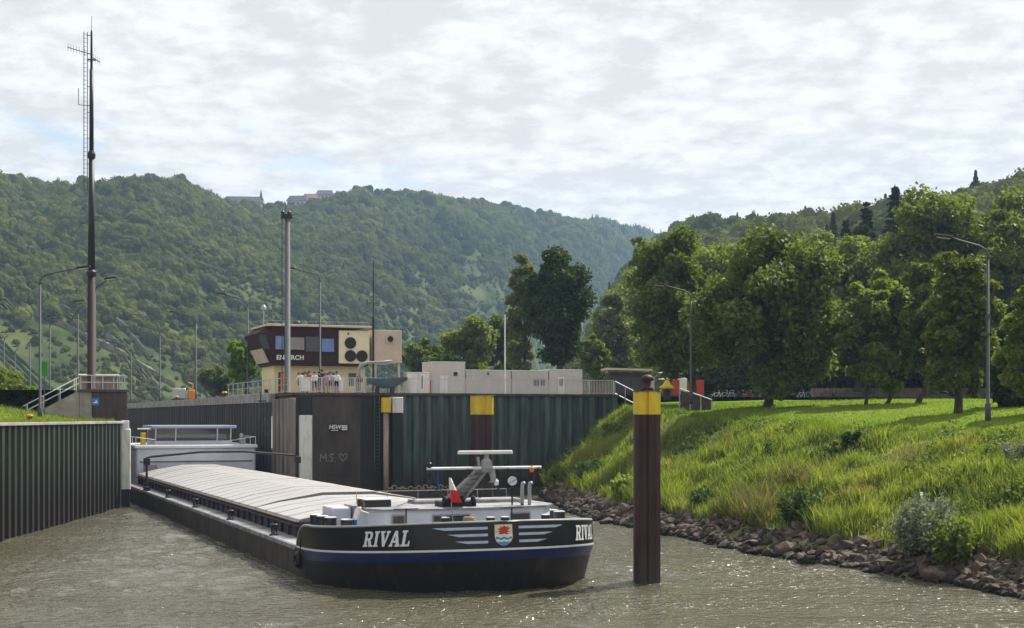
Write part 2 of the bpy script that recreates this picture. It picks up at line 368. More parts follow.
gx = np.r_[np.linspace(-220, -42, 8), np.arange(-40, 42, 0.20), np.linspace(44, 220, 8)]; gy = np.r_[np.linspace(-180, 20, 8), np.arange(26, 126, 0.26), np.linspace(130, 300, 6)]
GX, GY = np.meshgrid(gx, gy, indexing='xy')
fade = np.clip((40-np.abs(GX))/5, 0, 1)*np.clip((GY-26)/6, 0, 1)*np.clip((124-GY)/10, 0, 1)
calm = np.clip((fbm(GX*0.075+3, GY*0.16, 205, 4)-0.34)*5.5, 0.30, 1)
GZ = ((fbm(GX*0.42+GY*0.10, GY*0.62, 201, 3)-0.44)*0.20+(fbm(GX*1.0-GY*0.25, GY*1.15, 211, 2)-0.37)*0.30)*calm*fade
GZ *= 1+1.1*np.exp(-(((GX-2.5)/5.0)**2+((GY-54.5)/6.0)**2))+0.7*np.exp(-(((GX-9)/4.0)**2+((GY-66)/9.0)**2))
link('river_water', gridmesh('river_water', np.stack([GX, GY, GZ], -1), ['river']), kind='structure')
MB().add([(-220,-180,-3),(220,-180,-3),(220,300,-3),(-220,300,-3)], [(0,1,2,3)]).build('river_bed', 'soil')['kind'] = 'structure'

# ------------------------------------------------------------------ right bank: toe, slope, crest and lawn
PLAT = 8.6
toe = np.array([(34,-20),(30,15),(25.5,33),(21.2,45),(18.6,51.6),(17.5,55.9),(14.8,61),(11.5,69),(9.2,77.5),(7.1,85),(5.1,91),(4.0,99),(3.2,108),(2.6,116),(2.4,123.2)], float)
crest = np.array([(50,-16),(45,18),(40,36),(35.6,48),(32.8,55),(30.6,60),(27.6,66),(24.2,73.5),(21.2,82),(18.6,89.5),(16.6,95.5),(14.6,103.5),(12.8,112),(11.3,119.5),(10.4,126.2)], float)
def resample(p, n):
    d = np.r_[0, np.cumsum(np.hypot(*np.diff(p, axis=0).T))]; t = np.linspace(0, d[-1], n)
    return np.c_[np.interp(t, d, p[:,0]), np.interp(t, d, p[:,1])]
NS = 150
td = np.linspace(0, len(toe)-1, NS)
T_ = np.c_[np.interp(td, range(len(toe)), toe[:,0]), np.interp(td, range(len(toe)), toe[:,1])]
C_ = np.c_[np.interp(td, range(len(crest)), crest[:,0]), np.interp(td, range(len(crest)), crest[:,1])]
def crest_z(y): return 6.25+np.clip((y-85)/38, 0, 1)*1.55
def bank_pt(i, b):                                     # i: 0..NS-1 (float), b: -0.12..1 toe to crest
    i = np.asarray(i, float); b = np.asarray(b, float)
    tx, ty = np.interp(i, range(NS), T_[:,0]), np.interp(i, range(NS), T_[:,1])
    cx, cy_ = np.interp(i, range(NS), C_[:,0]), np.interp(i, range(NS), C_[:,1])
    x, y = tx+(cx-tx)*b, ty+(cy_-ty)*b
    zc = crest_z(cy_)
    prof = np.where(b < 0.16, b*1.15, 0.184+(b-0.16)/0.84*0.816)
    prof = prof-0.05*np.clip((b-0.75)/0.25, 0, 1)**2
    z = prof*zc+(fbm(x*0.35, y*0.35, 11, 4)-0.47)*1.0*np.clip(b*4, 0, 1)*np.clip((1.1-b)*3, 0, 1)
    return np.stack([x, y, z], -1)
gi, gb = np.meshgrid(np.arange(NS), np.r_[np.linspace(-0.12, 1, 46)], indexing='ij')
bank = link('riverbank', gridmesh('riverbank', bank_pt(gi, gb), ['bank_soil']), kind='structure')
# lawn from the crest back to the path
lawn_far = np.array([(230,-10),(230,30),(230,60),(230,80),(220,95),(210,105),(200,115),(170,125),(120,135),(70,145),(45,150),(30,152),(18,152),(12.5,140),(11.4,128)], float)
LF = np.c_[np.interp(td, range(15), lawn_far[:,0]), np.interp(td, range(15), lawn_far[:,1])]
def lawn_pt(i, b):
    i = np.asarray(i, float); b = np.asarray(b, float)
    c = bank_pt(i, np.ones_like(i))
    fx, fy = np.interp(i, range(NS), LF[:,0]), np.interp(i, range(NS), LF[:,1])
    x, y = c[...,0]+(fx-c[...,0])*b, c[...,1]+(fy-c[...,1])*b
    d = np.hypot(x-c[...,0], y-c[...,1])
    z = c[...,2]+(PLAT-0.25-c[...,2])*(1-np.exp(-d/16.0))+(fbm(x*0.12, y*0.12, 5, 3)-0.45)*0.35*np.clip(d/6, 0, 1)
    return np.stack([x, y, z], -1)
gi, gb = np.meshgrid(np.arange(NS), np.linspace(0, 1, 40)**1.6, indexing='ij')
link('lawn', gridmesh('lawn', lawn_pt(gi, gb), ['lawn']), kind='structure')
_lg = lawn_pt(gi, gb).reshape(-1, 3)
def ground_z(x, y):                                    # height of the lawn or platform under a point
    d = (_lg[:,0]-x)**2+(_lg[:,1]-y)**2; k = np.argsort(d)[:4]; w = 1/(d[k]+0.01)
    return float(np.sum(_lg[k,2]*w)/np.sum(w)) if d[k[0]] < 40 else PLAT-0.25
# valley floor behind, left and right of the lock (one sheet either side of the chamber)
def sheet(name, pts, m):
    o = MB().add(pts, [tuple(range(len(pts)))]).build(name, m); o['kind'] = 'structure'; return o
q = [L(6.9, 64.3), L(31.4, 64.3)]
sheet('lock_platform', [(*L(6.85,64.4).xy,PLAT),(*L(36.4,64.4).xy,PLAT),(13.5,138.5,PLAT),(60,150,PLAT),(60,330,PLAT),(*L(6.85,260).xy,PLAT)], 'tarmac')
sheet('valley_floor', [(-2500,300,PLAT-0.3),(*L(6.85,262).xy,PLAT-0.3),(20,150,PLAT-0.3),(230,60,PLAT-0.3),(1500,60,PLAT-0.3),(2500,3000,PLAT-0.3),(-2500,3000,PLAT-0.3)], 'meadow')
# left bank: low grass terrace behind the sheet piles, rising to the lock level
lw0, lw1 = Vector((-28.9, 105.0, 0)), Vector((-24.2, 5.0, 0))
def left_z(x, y): return 6.22+np.clip((-x-29.5)/9, 0, 1)**1.5*1.5*np.clip((y-40)/40, 0.25, 1)+(fbm(np.asarray(x)*0.3, np.asarray(y)*0.3, 21, 3)-0.45)*0.5*np.clip((-x-29)/3, 0, 1)
ga, gb = np.meshgrid(np.linspace(0, 1, 70), np.linspace(0, 1, 40)**1.8, indexing='ij')
yy = -20+ga*125.3; xx0 = lw0.x+(lw0.y-yy)*(lw1.x-lw0.x)/(lw0.y-lw1.y)-0.4; xx = xx0-gb*110
link('left_bank_grass', gridmesh('left_bank_grass', np.stack([xx, yy, left_z(xx, yy)], -1), ['left_grass']), kind='structure')
sheet('left_lock_platform', [(*L(-7.0,60.3).xy,PLAT),(*L(-7.0,262).xy,PLAT),(-160,330,PLAT),(-160,105.4,PLAT),(*L(-20,60.3).xy,PLAT)][::-1], 'left_grass')

# ------------------------------------------------------------------ sheet-pile walls
def pile_mesh(name, pitch, depth, z0, z1, m):
    prof = [(0,0),(0.30,0),(0.43,1),(0.87,1),(1.0,0)]
    mb = MB(); vs = []
    for x, d in prof: vs += [(x*pitch, -d*depth, z0), (x*pitch, -d*depth, z1)]
    mb.add(vs, [(2*i, 2*i+2, 2*i+3, 2*i+1) for i in range(4)])
    mb.box((0.45*pitch, -depth-0.012, z0), (0.47*pitch, -depth-0.001, z1)); mb.box((0.83*pitch, -depth-0.012, z0), (0.85*pitch, -depth-0.001, z1))
    return mb.mesh(name, m)
def pile_wall(name, label, p0, p1, ztop, m, capm, pitch=1.1, depth=0.32, cap_h=0.28, z0=-2.0):
    p0, p1 = Vector(p0), Vector(p1); d = p1-p0; ang = math.atan2(d.y, d.x); ln = d.length
    t = thing(name, label, 'wall', (p0.x, p0.y, 0), ang)
    k = max(1, round(ln/pitch)); pm = pile_mesh('sheet_pile', ln/k, depth, z0, ztop-0.02, m)
    for i in range(k): inst('sheet_pile', pm, t, (i*ln/k, 0, 0))
    for i in range(max(1, int(ln/6))):                 # capping beam, cast in lengths
        s = ln/max(1, int(ln/6)); jog = rng.uniform(-0.012, 0.012)
        MB().bevbox((i*s+0.012, -depth-0.10+jog, ztop-cap_h), ((i+1)*s-0.012, 0.35, ztop+jog), 0.03).build('capping_beam', capm, t)
    return t
# left flared entrance wall: seen from the water, so it runs away from the camera
pile_wall('sheet_pile_wall', 'long dark green sheet pile wall at the left edge, low and capped with concrete', lw1, lw0, 6.3, 'pile_left', 'concrete', depth=0.34, cap_h=0.16)
for o in [o for o in bpy.data.objects if o.name.startswith('sheet_pile_wall')]: pass
# right wall closing the lock head towards the bank
RW0, RW1 = L(14.45, 64.06), L(36.2, 64.06)
pile_wall('sheet_pile_wall', 'tall blue-green sheet pile wall between the dark lock pier and the grassy bank', RW0, RW1, PLAT, 'pile_right', 'concrete_dark', cap_h=0.22)
# right-hand chamber wall (far side of the barge)
pile_wall('chamber_wall', 'dark ribbed lock chamber wall behind the wheelhouse, receding to the left', L(6.5, 262), L(6.5, 70.2), PLAT, 'chamber_steel', 'concrete', pitch=1.3, depth=0.18, cap_h=0.75)
pile_wall('chamber_wall', 'near lock chamber wall hidden behind the left entrance wall', L(-6.9, 60.9), L(-6.9, 262), PLAT, 'chamber_steel', 'concrete', pitch=2.6, depth=0.18, cap_h=0.75)
# far gate of the chamber
gt = thing('lock_gate', 'dark steel lock gate closing the far end of the chamber', 'gate', L(0, 262), TH)
for i in range(10): MB().bevbox((-6.9+i*1.38, -0.3, -2), (-6.9+i*1.38+1.34, 0.3, PLAT-0.6), 0.04).build('gate_panel', 'black_metal', gt)

# right lock pier: dark concrete block at the mouth of the chamber
pr = thing('lock_pier', 'dark brown concrete lock pier with a white fender strip and chalked letters', 'pier', L(0, 0), TH)
pb = MB()
pb.bevbox((7.05, 64.0, -2), (14.55, 72, PLAT-0.24), 0.05); pb.build('pier_block', 'concrete_dark', pr)
MB().bevbox((6.9, 63.86, PLAT-0.235), (14.6, 72, PLAT-0.002), 0.03).build('coping', 'concrete_dark', pr)
for i in range(4):
    MB().bevbox((6.45-0.02*i, 64.6+i*1.35, -2), (7.04, 64.6+i*1.35+0.85, PLAT-0.5), 0.06).build('rib', 'concrete_rib', pr)
MB().bevbox((6.44, 63.55, -2), (7.03, 64.45, PLAT-0.45), 0.05).build('rib', 'concrete_rib', pr)
MB().bevbox((7.35, 63.72, 0.5), (8.45, 63.995, 6.75), 0.06).build('fender_strip', 'worn_white', pr)
MB().bevbox((7.37, 63.80, 6.76), (8.43, 63.996, PLAT-0.26), 0.05).build('fender_post', 'black_metal', pr)
MB().box((12.55, 63.985, 0.2), (14.5, 63.998, PLAT-0.3)).build('steel_plate', 'black_metal', pr)
for z in (1.9, 5.1): MB().bevbox((8.6, 63.972, z), (12.4, 63.998, z+0.06), 0.01).build('pour_joint', 'concrete_dark', pr)
lad = MB()
for s in (0, 0.42): lad.tube([(13.75+s, 63.9, 0), (13.75+s, 63.9, PLAT-0.3)], 0.035, 6)
for k in range(26): lad.tube([(13.75, 63.9, 0.3+k*0.3), (14.17, 63.9, 0.3+k*0.3)], 0.022, 5)
lad.build('ladder', 'pile_right', pr)
# chalked letters and heart
mat('chalk', (0.36, 0.34, 0.33), 0.9, c2=(0.18, 0.16, 0.15), scale=9, contrast=(0.4, 0.6))
def stroke(mb, pts, w=0.055, y=0.0):
    for a, c in zip(pts, pts[1:]):
        a, c = Vector((a[0], 0, a[1])), Vector((c[0], 0, c[1])); d = (c-a).normalized(); nn = Vector((-d.z, 0, d.x))*w/2
        a = a-d*w*0.3; c = c+d*w*0.3
        mb.add([(p.x, y, p.z) for p in (a-nn, c-nn, c+nn, a+nn)], [(0,1,2,3)])
gm = MB()
stroke(gm, [(0,0),(0.05,0.62),(0.27,0.25),(0.46,0.64),(0.52,0.02)]); stroke(gm, [(0.64,0.02),(0.69,0.04)])
stroke(gm, [(1.12,0.58),(0.92,0.62),(0.82,0.48),(0.94,0.35),(1.08,0.26),(1.06,0.08),(0.90,0.0),(0.78,0.07)]); stroke(gm, [(1.24,0.0),(1.29,0.02)])
stroke(gm, [(1.95,0.02),(1.62,0.33),(1.63,0.55),(1.78,0.62),(1.92,0.45),(2.08,0.62),(2.26,0.60),(2.27,0.38),(1.95,0.02)], 0.045)
tag(gm.build('chalk_writing', 'chalk', pr, loc=(9.15, 63.983, 2.95)), kind='stuff')
# small black notice
sg = thing('notice_plate', 'small black notice plate with white lettering on the lock pier', 'sign', L(10.7, 63.98, 5.72), TH)
MB().bevbox((-0.82, -0.05, -0.32), (0.82, 0.0, 0.32), 0.02).build('plate', 'black_metal', sg)
o = inst('lettering', text_mesh('HSW', 0.46, 'lettering', 'white_paint', 0.15, bold=0.012), sg, (-0.32, -0.055, 0.05), (R(90), 0, 0))
MB().box((-0.62,-0.056,-0.24),(-0.05,-0.051,-0.19)).build('underline', 'white_paint', sg)
for k in range(3): MB().box((0.25,-0.056,-0.2+k*0.15),(0.72,-0.051,-0.10+k*0.15)).build('printed_bar', 'white_paint', sg)

# frame gantry and hooks on the chamber side of the pier
st = thing('service_frame', 'slim steel service ladder frame between chamber wall and lock pier', 'ladder', L(6.1, 71.2), TH)
sf = MB()
for s in (-0.55, 0.55): sf.tube([(s, 0, 2.8), (s*0.55, 0, PLAT+0.1)], 0.07, 6)
for z in (3.6, 5.6, 7.9): sf.box((-0.6,-0.06,z),(0.6,0.06,z+0.12))
sf.tube([(-0.5,0,3.7),(0.42,0,5.6)], 0.045, 5); sf.tube([(0.45,0,5.7),(-0.33,0,7.9)], 0.045, 5)
sf.build('frame', 'lamp_grey', st)

# left pier block, stairs and railings
lp = thing('stair_pier', 'concrete lock pier with side stairs at the foot of the tall mast', 'pier', L(0,0), TH)
MB().bevbox((-9.15, 60.0, -2), (-6.65, 66.0, PLAT-0.14), 0.05).build('pier_block', 'concrete_dark', lp)
MB().bevbox((-10.1, 60.15, 4), (-9.16, 66.0, PLAT-0.14), 0.04).build('side_block', 'concrete', lp)
MB().bevbox((-10.2, 59.85, PLAT-0.135), (-6.6, 66.0, PLAT+0.06), 0.03).build('coping', 'concrete_dark', lp)
nst = 12
for i in range(nst):                                   # stairs coming down to the left
    x1 = -10.1-i*0.30; z1 = PLAT-(i+1)*0.165
    MB().bevbox((x1-0.30, 60.35, z1-0.25), (x1, 62.0, z1), 0.012).build('stair_step', 'concrete', lp)
stg = MB()
stg.add([(-10.12,60.16,PLAT-0.05),(-14.0,60.16,PLAT-2.15),(-14.0,60.16,PLAT-2.6),(-10.12,60.16,5.4),(-10.12,60.34,PLAT-0.05),(-14.0,60.34,PLAT-2.15),(-14.0,60.34,PLAT-2.6),(-10.12,60.34,5.4)],
        [(0,1,2,3),(7,6,5,4),(0,4,5,1),(1,5,6,2),(2,6,7,3),(3,7,4,0)])
stg.build('stringer', 'concrete', lp)
hr = MB()
for y in (60.25, 61.9):
    for k in range(4):
        x = -10.3-k*1.15; z = PLAT-(k*1.15+0.2)*0.55
        hr.tube([(x, y, z-0.3), (x, y, z+0.95)], 0.032, 6)
    for h in (0.95, 0.5): hr.tube([(-10.1, y, PLAT+h), (-14.0, y, PLAT-2.15+h)], 0.03, 6)
hr.build('handrail', 'white_paint', lp)
tr = MB()
for k in range(5): tr.tube([(-10.0+k*0.79, 60.1, PLAT+0.06), (-10.0+k*0.79, 60.1, PLAT+1.1)], 0.035, 6)
for h in (0.58, 1.1): tr.tube([(-10.1, 60.1, PLAT+h), (-6.85, 60.1, PLAT+h)], 0.03, 6)
for k in range(4): tr.tube([(-6.85, 60.1+k*1.5, PLAT+0.06), (-6.85, 60.1+k*1.5, PLAT+1.1)], 0.03, 6)
tr.tube([(-6.85, 60.1, PLAT+1.1), (-6.85, 64.7, PLAT+1.1)], 0.03, 6)
tr.build('railing', 'galv', lp)
mat('sign_blue', (0.05, 0.16, 0.48), 0.5, scale=5)
bs = thing('blue_notice', 'small square blue sign with a white boat mark on the left pier', 'sign', L(-8.95, 59.97, PLAT-0.86), TH)
MB().bevbox((-0.26,-0.03,-0.26),(0.26,0,0.26),0.01).build('plate', 'sign_blue', bs)
MB().add([(-0.17,-0.034,-0.02),(0.17,-0.034,-0.02),(0.12,-0.034,-0.11),(-0.12,-0.034,-0.11)],[(3,2,1,0)]).build('boat_mark', 'white_paint', bs)
MB().add([(-0.03,-0.034,0.02),(0.13,-0.034,0.02),(0.02,-0.034,0.16)],[(0,1,2)]).build('sail_mark', 'white_paint', bs)
# wooden equipment shed on the left platform behind the mast
mat('weathered_boards', (0.30, 0.25, 0.225), 0.9, c2=(0.17, 0.14, 0.125), scale=3, stretch=(1,1,0.2), coord='World')
sh = thing('equipment_shed', 'low weathered brown shed behind the railing beside the tall mast', 'shed', L(-7.9, 66.5, PLAT), TH)
for k in range(8): MB().bevbox((-1.5+k*0.375, 0, 0), (-1.5+k*0.375+0.36, 0.06, 1.15), 0.01).build('board', 'weathered_boards', sh)
MB().box((-1.48, 0.061, 0), (1.48, 2.0, 1.14)).build('wall', 'weathered_boards', sh)
MB().add([(-1.6,-0.15,1.16),(1.6,-0.15,1.16),(1.6,2.1,1.16),(-1.6,2.1,1.16),(-1.6,-0.15,1.24),(1.6,-0.15,1.24),(1.6,2.1,1.45),(-1.6,2.1,1.45)],[(3,2,1,0),(4,5,6,7),(0,1,5,4),(1,2,6,5),(2,3,7,6),(3,0,4,7)]).build('roof', 'concrete', sh)
# fender at the end of the left entrance wall
fe = thing('wall_fender', 'worn white steel fender plate on the end of the left sheet pile wall', 'fender', (lw0.x+0.62, lw0.y-0.4, 0), TH)
MB().bevbox((-0.62, -0.35, 1.3), (0.20, 0.3, 5.75), 0.07).build('plate', 'worn_white', fe)
MB().bevbox((-0.50, -0.25, -1.5), (0.15, 0.25, 1.29), 0.05).build('lower_post', 'black_metal', fe)
MB().bevbox((-0.45, -0.2, 5.76), (0.10, 0.2, 6.35), 0.04).build('upper_post', 'worn_white', fe)

# ------------------------------------------------------------------ hills and woods
def crown_variant(name, m, nlump, nleaf, hgt=1.0, core=0.78, conical=False, ls=0.2):
    C = []; S = []
    lumps = []
    for k in range(nlump):
        d = rng.normal(size=3); d /= np.linalg.norm(d); d[2] = d[2]*0.9+0.15
        lumps.append((d*rng.uniform(0.35, 0.62)*np.array([1,1,hgt]), rng.uniform(0.38, 0.6)))
    lumps.append((np.zeros(3), 0.72))
    if conical: lumps = [((np.array([0,0,z]), max(0.10, 0.62*(1-(z+0.9)/2.4)))) for z in np.linspace(-0.7, 1.45, 7)]
    for c, r in lumps:
        k = int(nleaf*r*r*2.2/len(lumps))
        d = rng.normal(size=(k, 3)); d /= np.linalg.norm(d, axis=1, keepdims=True)
        C.append(c+d*r*rng.uniform(0.86, 1.08, (k,1))); S.append(np.full(k, ls)*rng.uniform(0.7, 1.3, k)); 
    C = np.concatenate(C); S = np.concatenate(S)
    if conical:
        f = rng.uniform(0, 1, 1500)**1.35; a = rng.uniform(0, 6.28, 1500); r_ = 0.60*(1-f)*(0.85+0.25*np.sin(f*60)); C = np.c_[np.cos(a)*r_, np.sin(a)*r_, -0.9+2.6*f]; S = np.full(1500, 0.13); lumps = [(np.array([0,0,-0.9+2.6*z]), 0.48*(1-z)) for z in np.linspace(0, 0.85, 12)]
    v, q = leaf_quads(C, S, nrm_bias=C*1.2, aspect=1.25)
    # dense inner mass so that one does not see through the wood
    me0 = bpy.data.meshes.new('t')
    import bmesh
    bm = bmesh.new()
    for c, r in lumps:
        bmesh.ops.create_icosphere(bm, subdivisions=2 if not conical else 1, radius=r*0.9, matrix=Matrix.Translation(Vector(c)))
    bm.to_mesh(me0); bm.free()
    vc = np.array([p.co for p in me0.vertices]); vc += rng.normal(size=vc.shape)*0.03
    tv = np.array([tuple(p.vertices) for p in me0.polygons])
    q2 = np.c_[tv, tv[:,2:3]]
    me = bpy.data.meshes.new(name)
    pv = [tuple(x) for x in np.concatenate([v, vc])]
    me.from_pydata(pv, [], [tuple(x) for x in q]+[tuple(x+len(v)) for x in tv]); me.materials.append(MATS[m]); me.update()
    return me
fcol = bpy.data.collections.new('forest_tree_kinds')
for k, (m, nl, hg, con) in enumerate([('forest_leaf', 7, 1.0, False), ('forest_leaf', 9, 1.15, False), ('forest_leaf_b', 6, 0.9, False), ('forest_leaf', 10, 1.25, False), ('needle', 7, 1.0, True), ('forest_leaf_b', 8, 0.8, False)]):
    fcol.objects.link(bpy.data.objects.new('forest_tree_%s' % 'abcdef'[k], crown_variant('forest_tree', m, nl, 1000, hg, conical=con, ls=0.12)))
def forest(name, pts, sc, vi, label):
    me = bpy.data.meshes.new(name); me.vertices.add(len(pts)); me.vertices.foreach_set('co', np.asarray(pts, np.float32).ravel())
    for nm, ty, val in (('sc','FLOAT',sc), ('rz','FLOAT',rng.uniform(0, 6.28, len(pts))), ('hz','FLOAT',rng.uniform(0.85, 1.35, len(pts)))):
        a = me.attributes.new(nm, ty, 'POINT'); a.data.foreach_set('value', np.asarray(val, np.float32))
    a = me.attributes.new('vi', 'INT', 'POINT'); a.data.foreach_set('value', np.asarray(vi, np.int32))
    o = link(name, me, kind='stuff'); tag(o, label, 'forest')
    ng = bpy.data.node_groups.new(name, 'GeometryNodeTree')
    ng.interface.new_socket('Geometry', in_out='INPUT', socket_type='NodeSocketGeometry'); ng.interface.new_socket('Geometry', in_out='OUTPUT', socket_type='NodeSocketGeometry')
    N, K = ng.nodes, ng.links
    gi_, go_ = N.new('NodeGroupInput'), N.new('NodeGroupOutput')
    ci = N.new('GeometryNodeCollectionInfo'); ci.inputs['Collection'].default_value = fcol; ci.inputs['Separate Children'].default_value = True; ci.inputs['Reset Children'].default_value = True
    ip = N.new('GeometryNodeInstanceOnPoints'); ip.inputs['Pick Instance'].default_value = True
    def na(nm, ty): 
        x = N.new('GeometryNodeInputNamedAttribute'); x.data_type = ty; x.inputs['Name'].default_value = nm; return x.outputs['Attribute']
    cr = N.new('ShaderNodeCombineXYZ'); K.new(na('rz','FLOAT'), cr.inputs[2])
    cs = N.new('ShaderNodeCombineXYZ'); s_ = na('sc','FLOAT'); K.new(s_, cs.inputs[0]); K.new(s_, cs.inputs[1])
    mm = N.new('ShaderNodeMath'); mm.operation = 'MULTIPLY'; K.new(s_, mm.inputs[0]); K.new(na('hz','FLOAT'), mm.inputs[1]); K.new(mm.outputs[0], cs.inputs[2])
    K.new(gi_.outputs[0], ip.inputs['Points']); K.new(ci.outputs[0], ip.inputs['Instance']); K.new(na('vi','INT'), ip.inputs['Instance Index'])
    K.new(cr.outputs[0], ip.inputs['Rotation']); K.new(cs.outputs[0], ip.inputs['Scale']); K.new(ip.outputs[0], go_.inputs[0])
    md = o.modifiers.new('trees', 'NODES'); md.node_group = ng
    me.materials.append(MATS['forest_leaf'])
    return o
class Hill:                                            # slope lofted from a foot line to a ridge line, falling again behind the ridge
    def __init__(s, keys, amp, seed):                  # keys: column at ridge, ridge row, ridge depth, foot column, foot depth
        k = np.array(keys, float); s.k = k; s.n = len(k); s.amp = amp; s.seed = seed
    def pt(s, a, b):
        a = np.asarray(a, float)*(s.n-1); b = np.asarray(b, float)
        g_ = lambda j: np.interp(a, range(s.n), s.k[:,j])
        rc, rr, rd, fc, fd = (g_(j) for j in range(5))
        rx, rz = (rc-CX)/F_PX*rd, EYE-(rr-HY)/F_PX*rd
        fx, fz = (fc-CX)/F_PX*fd, np.full_like(rc, 8.0)
        bb = np.minimum(b, 1.0); over = np.maximum(b-1.0, 0)
        x = fx+(rx-fx)*b; y = fd+(rd-fd)*b
        prof = bb**1.12
        prof = prof*0.55+0.45*np.sin(bb*math.pi/2)
        z = fz+(rz-fz)*prof-over*over*(rz-fz)*2.0-over*(rz-fz)*0.15
        nz = (fbm(x*0.006, y*0.006, s.seed, 5)-0.47)*s.amp+(vnoise(x*0.02+y*0.008, y*0.003, s.seed+9)-0.5)*s.amp*0.25
        return np.stack([x, y, z+nz*np.clip(bb*3, 0, 1)*np.clip((1.12-bb)*2.2, 0.12, 1)], -1)
def hill_sheet(name, h, na_, nb, m):
    ga, gb = np.meshgrid(np.linspace(0, 1, na_), np.linspace(-0.05, 1.5, nb), indexing='ij')
    return link(name, gridmesh(name, h.pt(ga, gb), [m]), kind='structure')
hillL = Hill([(-420,215,640,-700,300),(-200,196,700,-330,330),(0,186,800,-110,380),(60,196,830,-20,400),(110,194,860,50,420),(152,189,880,110,440),(190,198,920,160,465),(230,213,960,205,490),(262,215,1000,240,515),
              (300,211,1040,285,550),(340,204,1090,330,590),(365,200,1120,360,620),(420,203,1230,420,690),(470,211,1340,470,780),(520,218,1480,515,880),(580,226,1680,560,1050),(620,231,1850,600,1250),(665,240,2100,640,1500),(720,246,2400,700,1800),(800,250,2700,800,2100)], 42, 3)
hill_sheet('vineyard_hillside', hillL, 140, 70, 'meadow')
hillR = Hill([(575,396,760,560,420),(600,335,720,580,330),(630,285,690,610,290),(665,252,660,650,265),(700,238,620,700,245),(745,239,570,760,230),(800,238,520,840,215),(850,240,480,920,205),(900,236,450,1010,200),(950,228,420,1110,195),(1000,217,395,1210,190),(1040,208,380,1290,190),(1150,180,350,1500,185),(1400,125,320,1900,180)], 14, 31)
hill_sheet('wooded_hillside', hillR, 90, 40, 'forest_floor')
# trees over the left slope; the vineyard strip near the foot and scattered glades stay open
N0 = 62000
a_ = rng.uniform(0.05, 0.97, N0); b_ = rng.uniform(0.0, 1.06, N0)**0.9
p_ = hillL.pt(a_, b_)
px_ = CX+F_PX*p_[:,0]/p_[:,1]; py_ = HY-F_PX*(p_[:,2]-EYE)/p_[:,1]
dens = np.clip((fbm(p_[:,0]*0.011, p_[:,1]*0.011, 77, 4)-0.30)*3.2+(b_-0.30)*3.0, 0.05, 1)
dens = np.where(b_ > 0.72, 1.0, dens)
vine = np.clip(1-(b_-0.10)/0.30, 0, 1)*np.clip(1-(a_-0.48)/0.1, 0, 1)
glade = np.clip((fbm(p_[:,0]*0.016+40, p_[:,1]*0.010, 55, 4)-0.48)*7, 0, 1)*np.clip((0.80-b_)*4, 0, 1)
dens = dens*(1-0.74*vine)*(1-0.78*glade)
dens *= np.clip(700/p_[:,1], 0.45, 1)**0.5
ok = rng.uniform(size=N0) < dens
p_, b1, a1 = p_[ok], b_[ok], a_[ok]
size = np.clip(rng.lognormal(1.18, 0.34, len(p_)), 1.6, 6.5)*np.where(b1 > 0.6, 1.12, np.where(rng.uniform(size=len(p_)) < 0.45, 0.55, 0.9))
size *= 1+np.clip((p_[:,1]-900)/1500, 0, 0.5)
far = (a1 > 0.80) & (b1 > 0.55)
vi = rng.choice([0,1,2,3,5], len(p_), p=[0.28,0.26,0.2,0.16,0.10]); vi = np.where(far & (rng.uniform(size=len(p_)) < 0.5), 4, vi); vi = np.where(rng.uniform(size=len(p_)) < 0.008, 4, vi)
size = np.where(vi == 4, size*0.72, size*0.98)
p_[:,2] += size*0.42
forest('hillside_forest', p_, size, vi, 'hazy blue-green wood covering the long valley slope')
N1 = 7000
a_ = rng.uniform(0, 1, N1); b_ = rng.uniform(0, 1.1, N1)
p_ = hillR.pt(a_, b_); size = np.clip(rng.lognormal(1.25, 0.3, N1), 2.0, 6.0); vi = rng.choice([0,1,2,3,5,4], N1, p=[0.26,0.26,0.22,0.15,0.105,0.005]); p_[:,2] += size*0.75
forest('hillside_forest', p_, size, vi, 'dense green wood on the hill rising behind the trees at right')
N2 = 26000                                             # scrub between the trees and vines
a_ = rng.uniform(0.04, 0.97, N2); b_ = rng.uniform(0.0, 0.85, N2); p_ = hillL.pt(a_, b_)
k_ = rng.uniform(size=N2) < np.clip((fbm(p_[:,0]*0.03, p_[:,1]*0.03, 177, 4)-0.32)*3.5, 0.1, 1); p_ = p_[k_]
size = rng.uniform(0.5, 1.5, len(p_)); p_[:,2] += size*0.3
forest('hillside_scrub', p_, size, rng.choice([0,2,3,5], len(p_)), 'low scrub in the clearings of the valley slope')
# vine rows along the foot of the left slope, following the contour
V_, Q_ = [], []
off = 0
for row in range(22):
    a0 = rng.uniform(0.05, 0.44); b0 = rng.uniform(0.10, 0.40)*(1-0.5*max(0, a0-0.3)/0.14); ln = rng.uniform(0.03, 0.09)
    for r_ in range(int(rng.integers(2, 6))):
        aa = np.linspace(a0, a0+ln, 14)+r_*0.0014; bb_ = np.clip(b0-(aa-a0)*1.9-r_*0.0085, 0.005, 1)
        c = hillL.pt(aa, bb_); w = 0.5; h = rng.uniform(0.7, 1.3)
        v = np.stack([c+[0,-w,-0.4], c+[0,-w*0.7,h], c+[0,w*0.7,h+0.1], c+[0,w,-0.4]], 1)
        v += rng.normal(size=v.shape)*0.16
        idx = np.arange(14*4).reshape(14, 4)+off; off += 56
        V_.append(v.reshape(-1, 3))
        for jj in range(3): Q_.append(np.stack([idx[:-1,jj], idx[1:,jj], idx[1:,jj+1], idx[:-1,jj+1]], -1))
o = link('vineyard_rows', npmesh('vineyard_rows', np.concatenate(V_), quads=np.concatenate(Q_), mats=['vine']), kind='stuff'); tag(o, 'rows of vines on the lower slope at the left', 'vineyard')
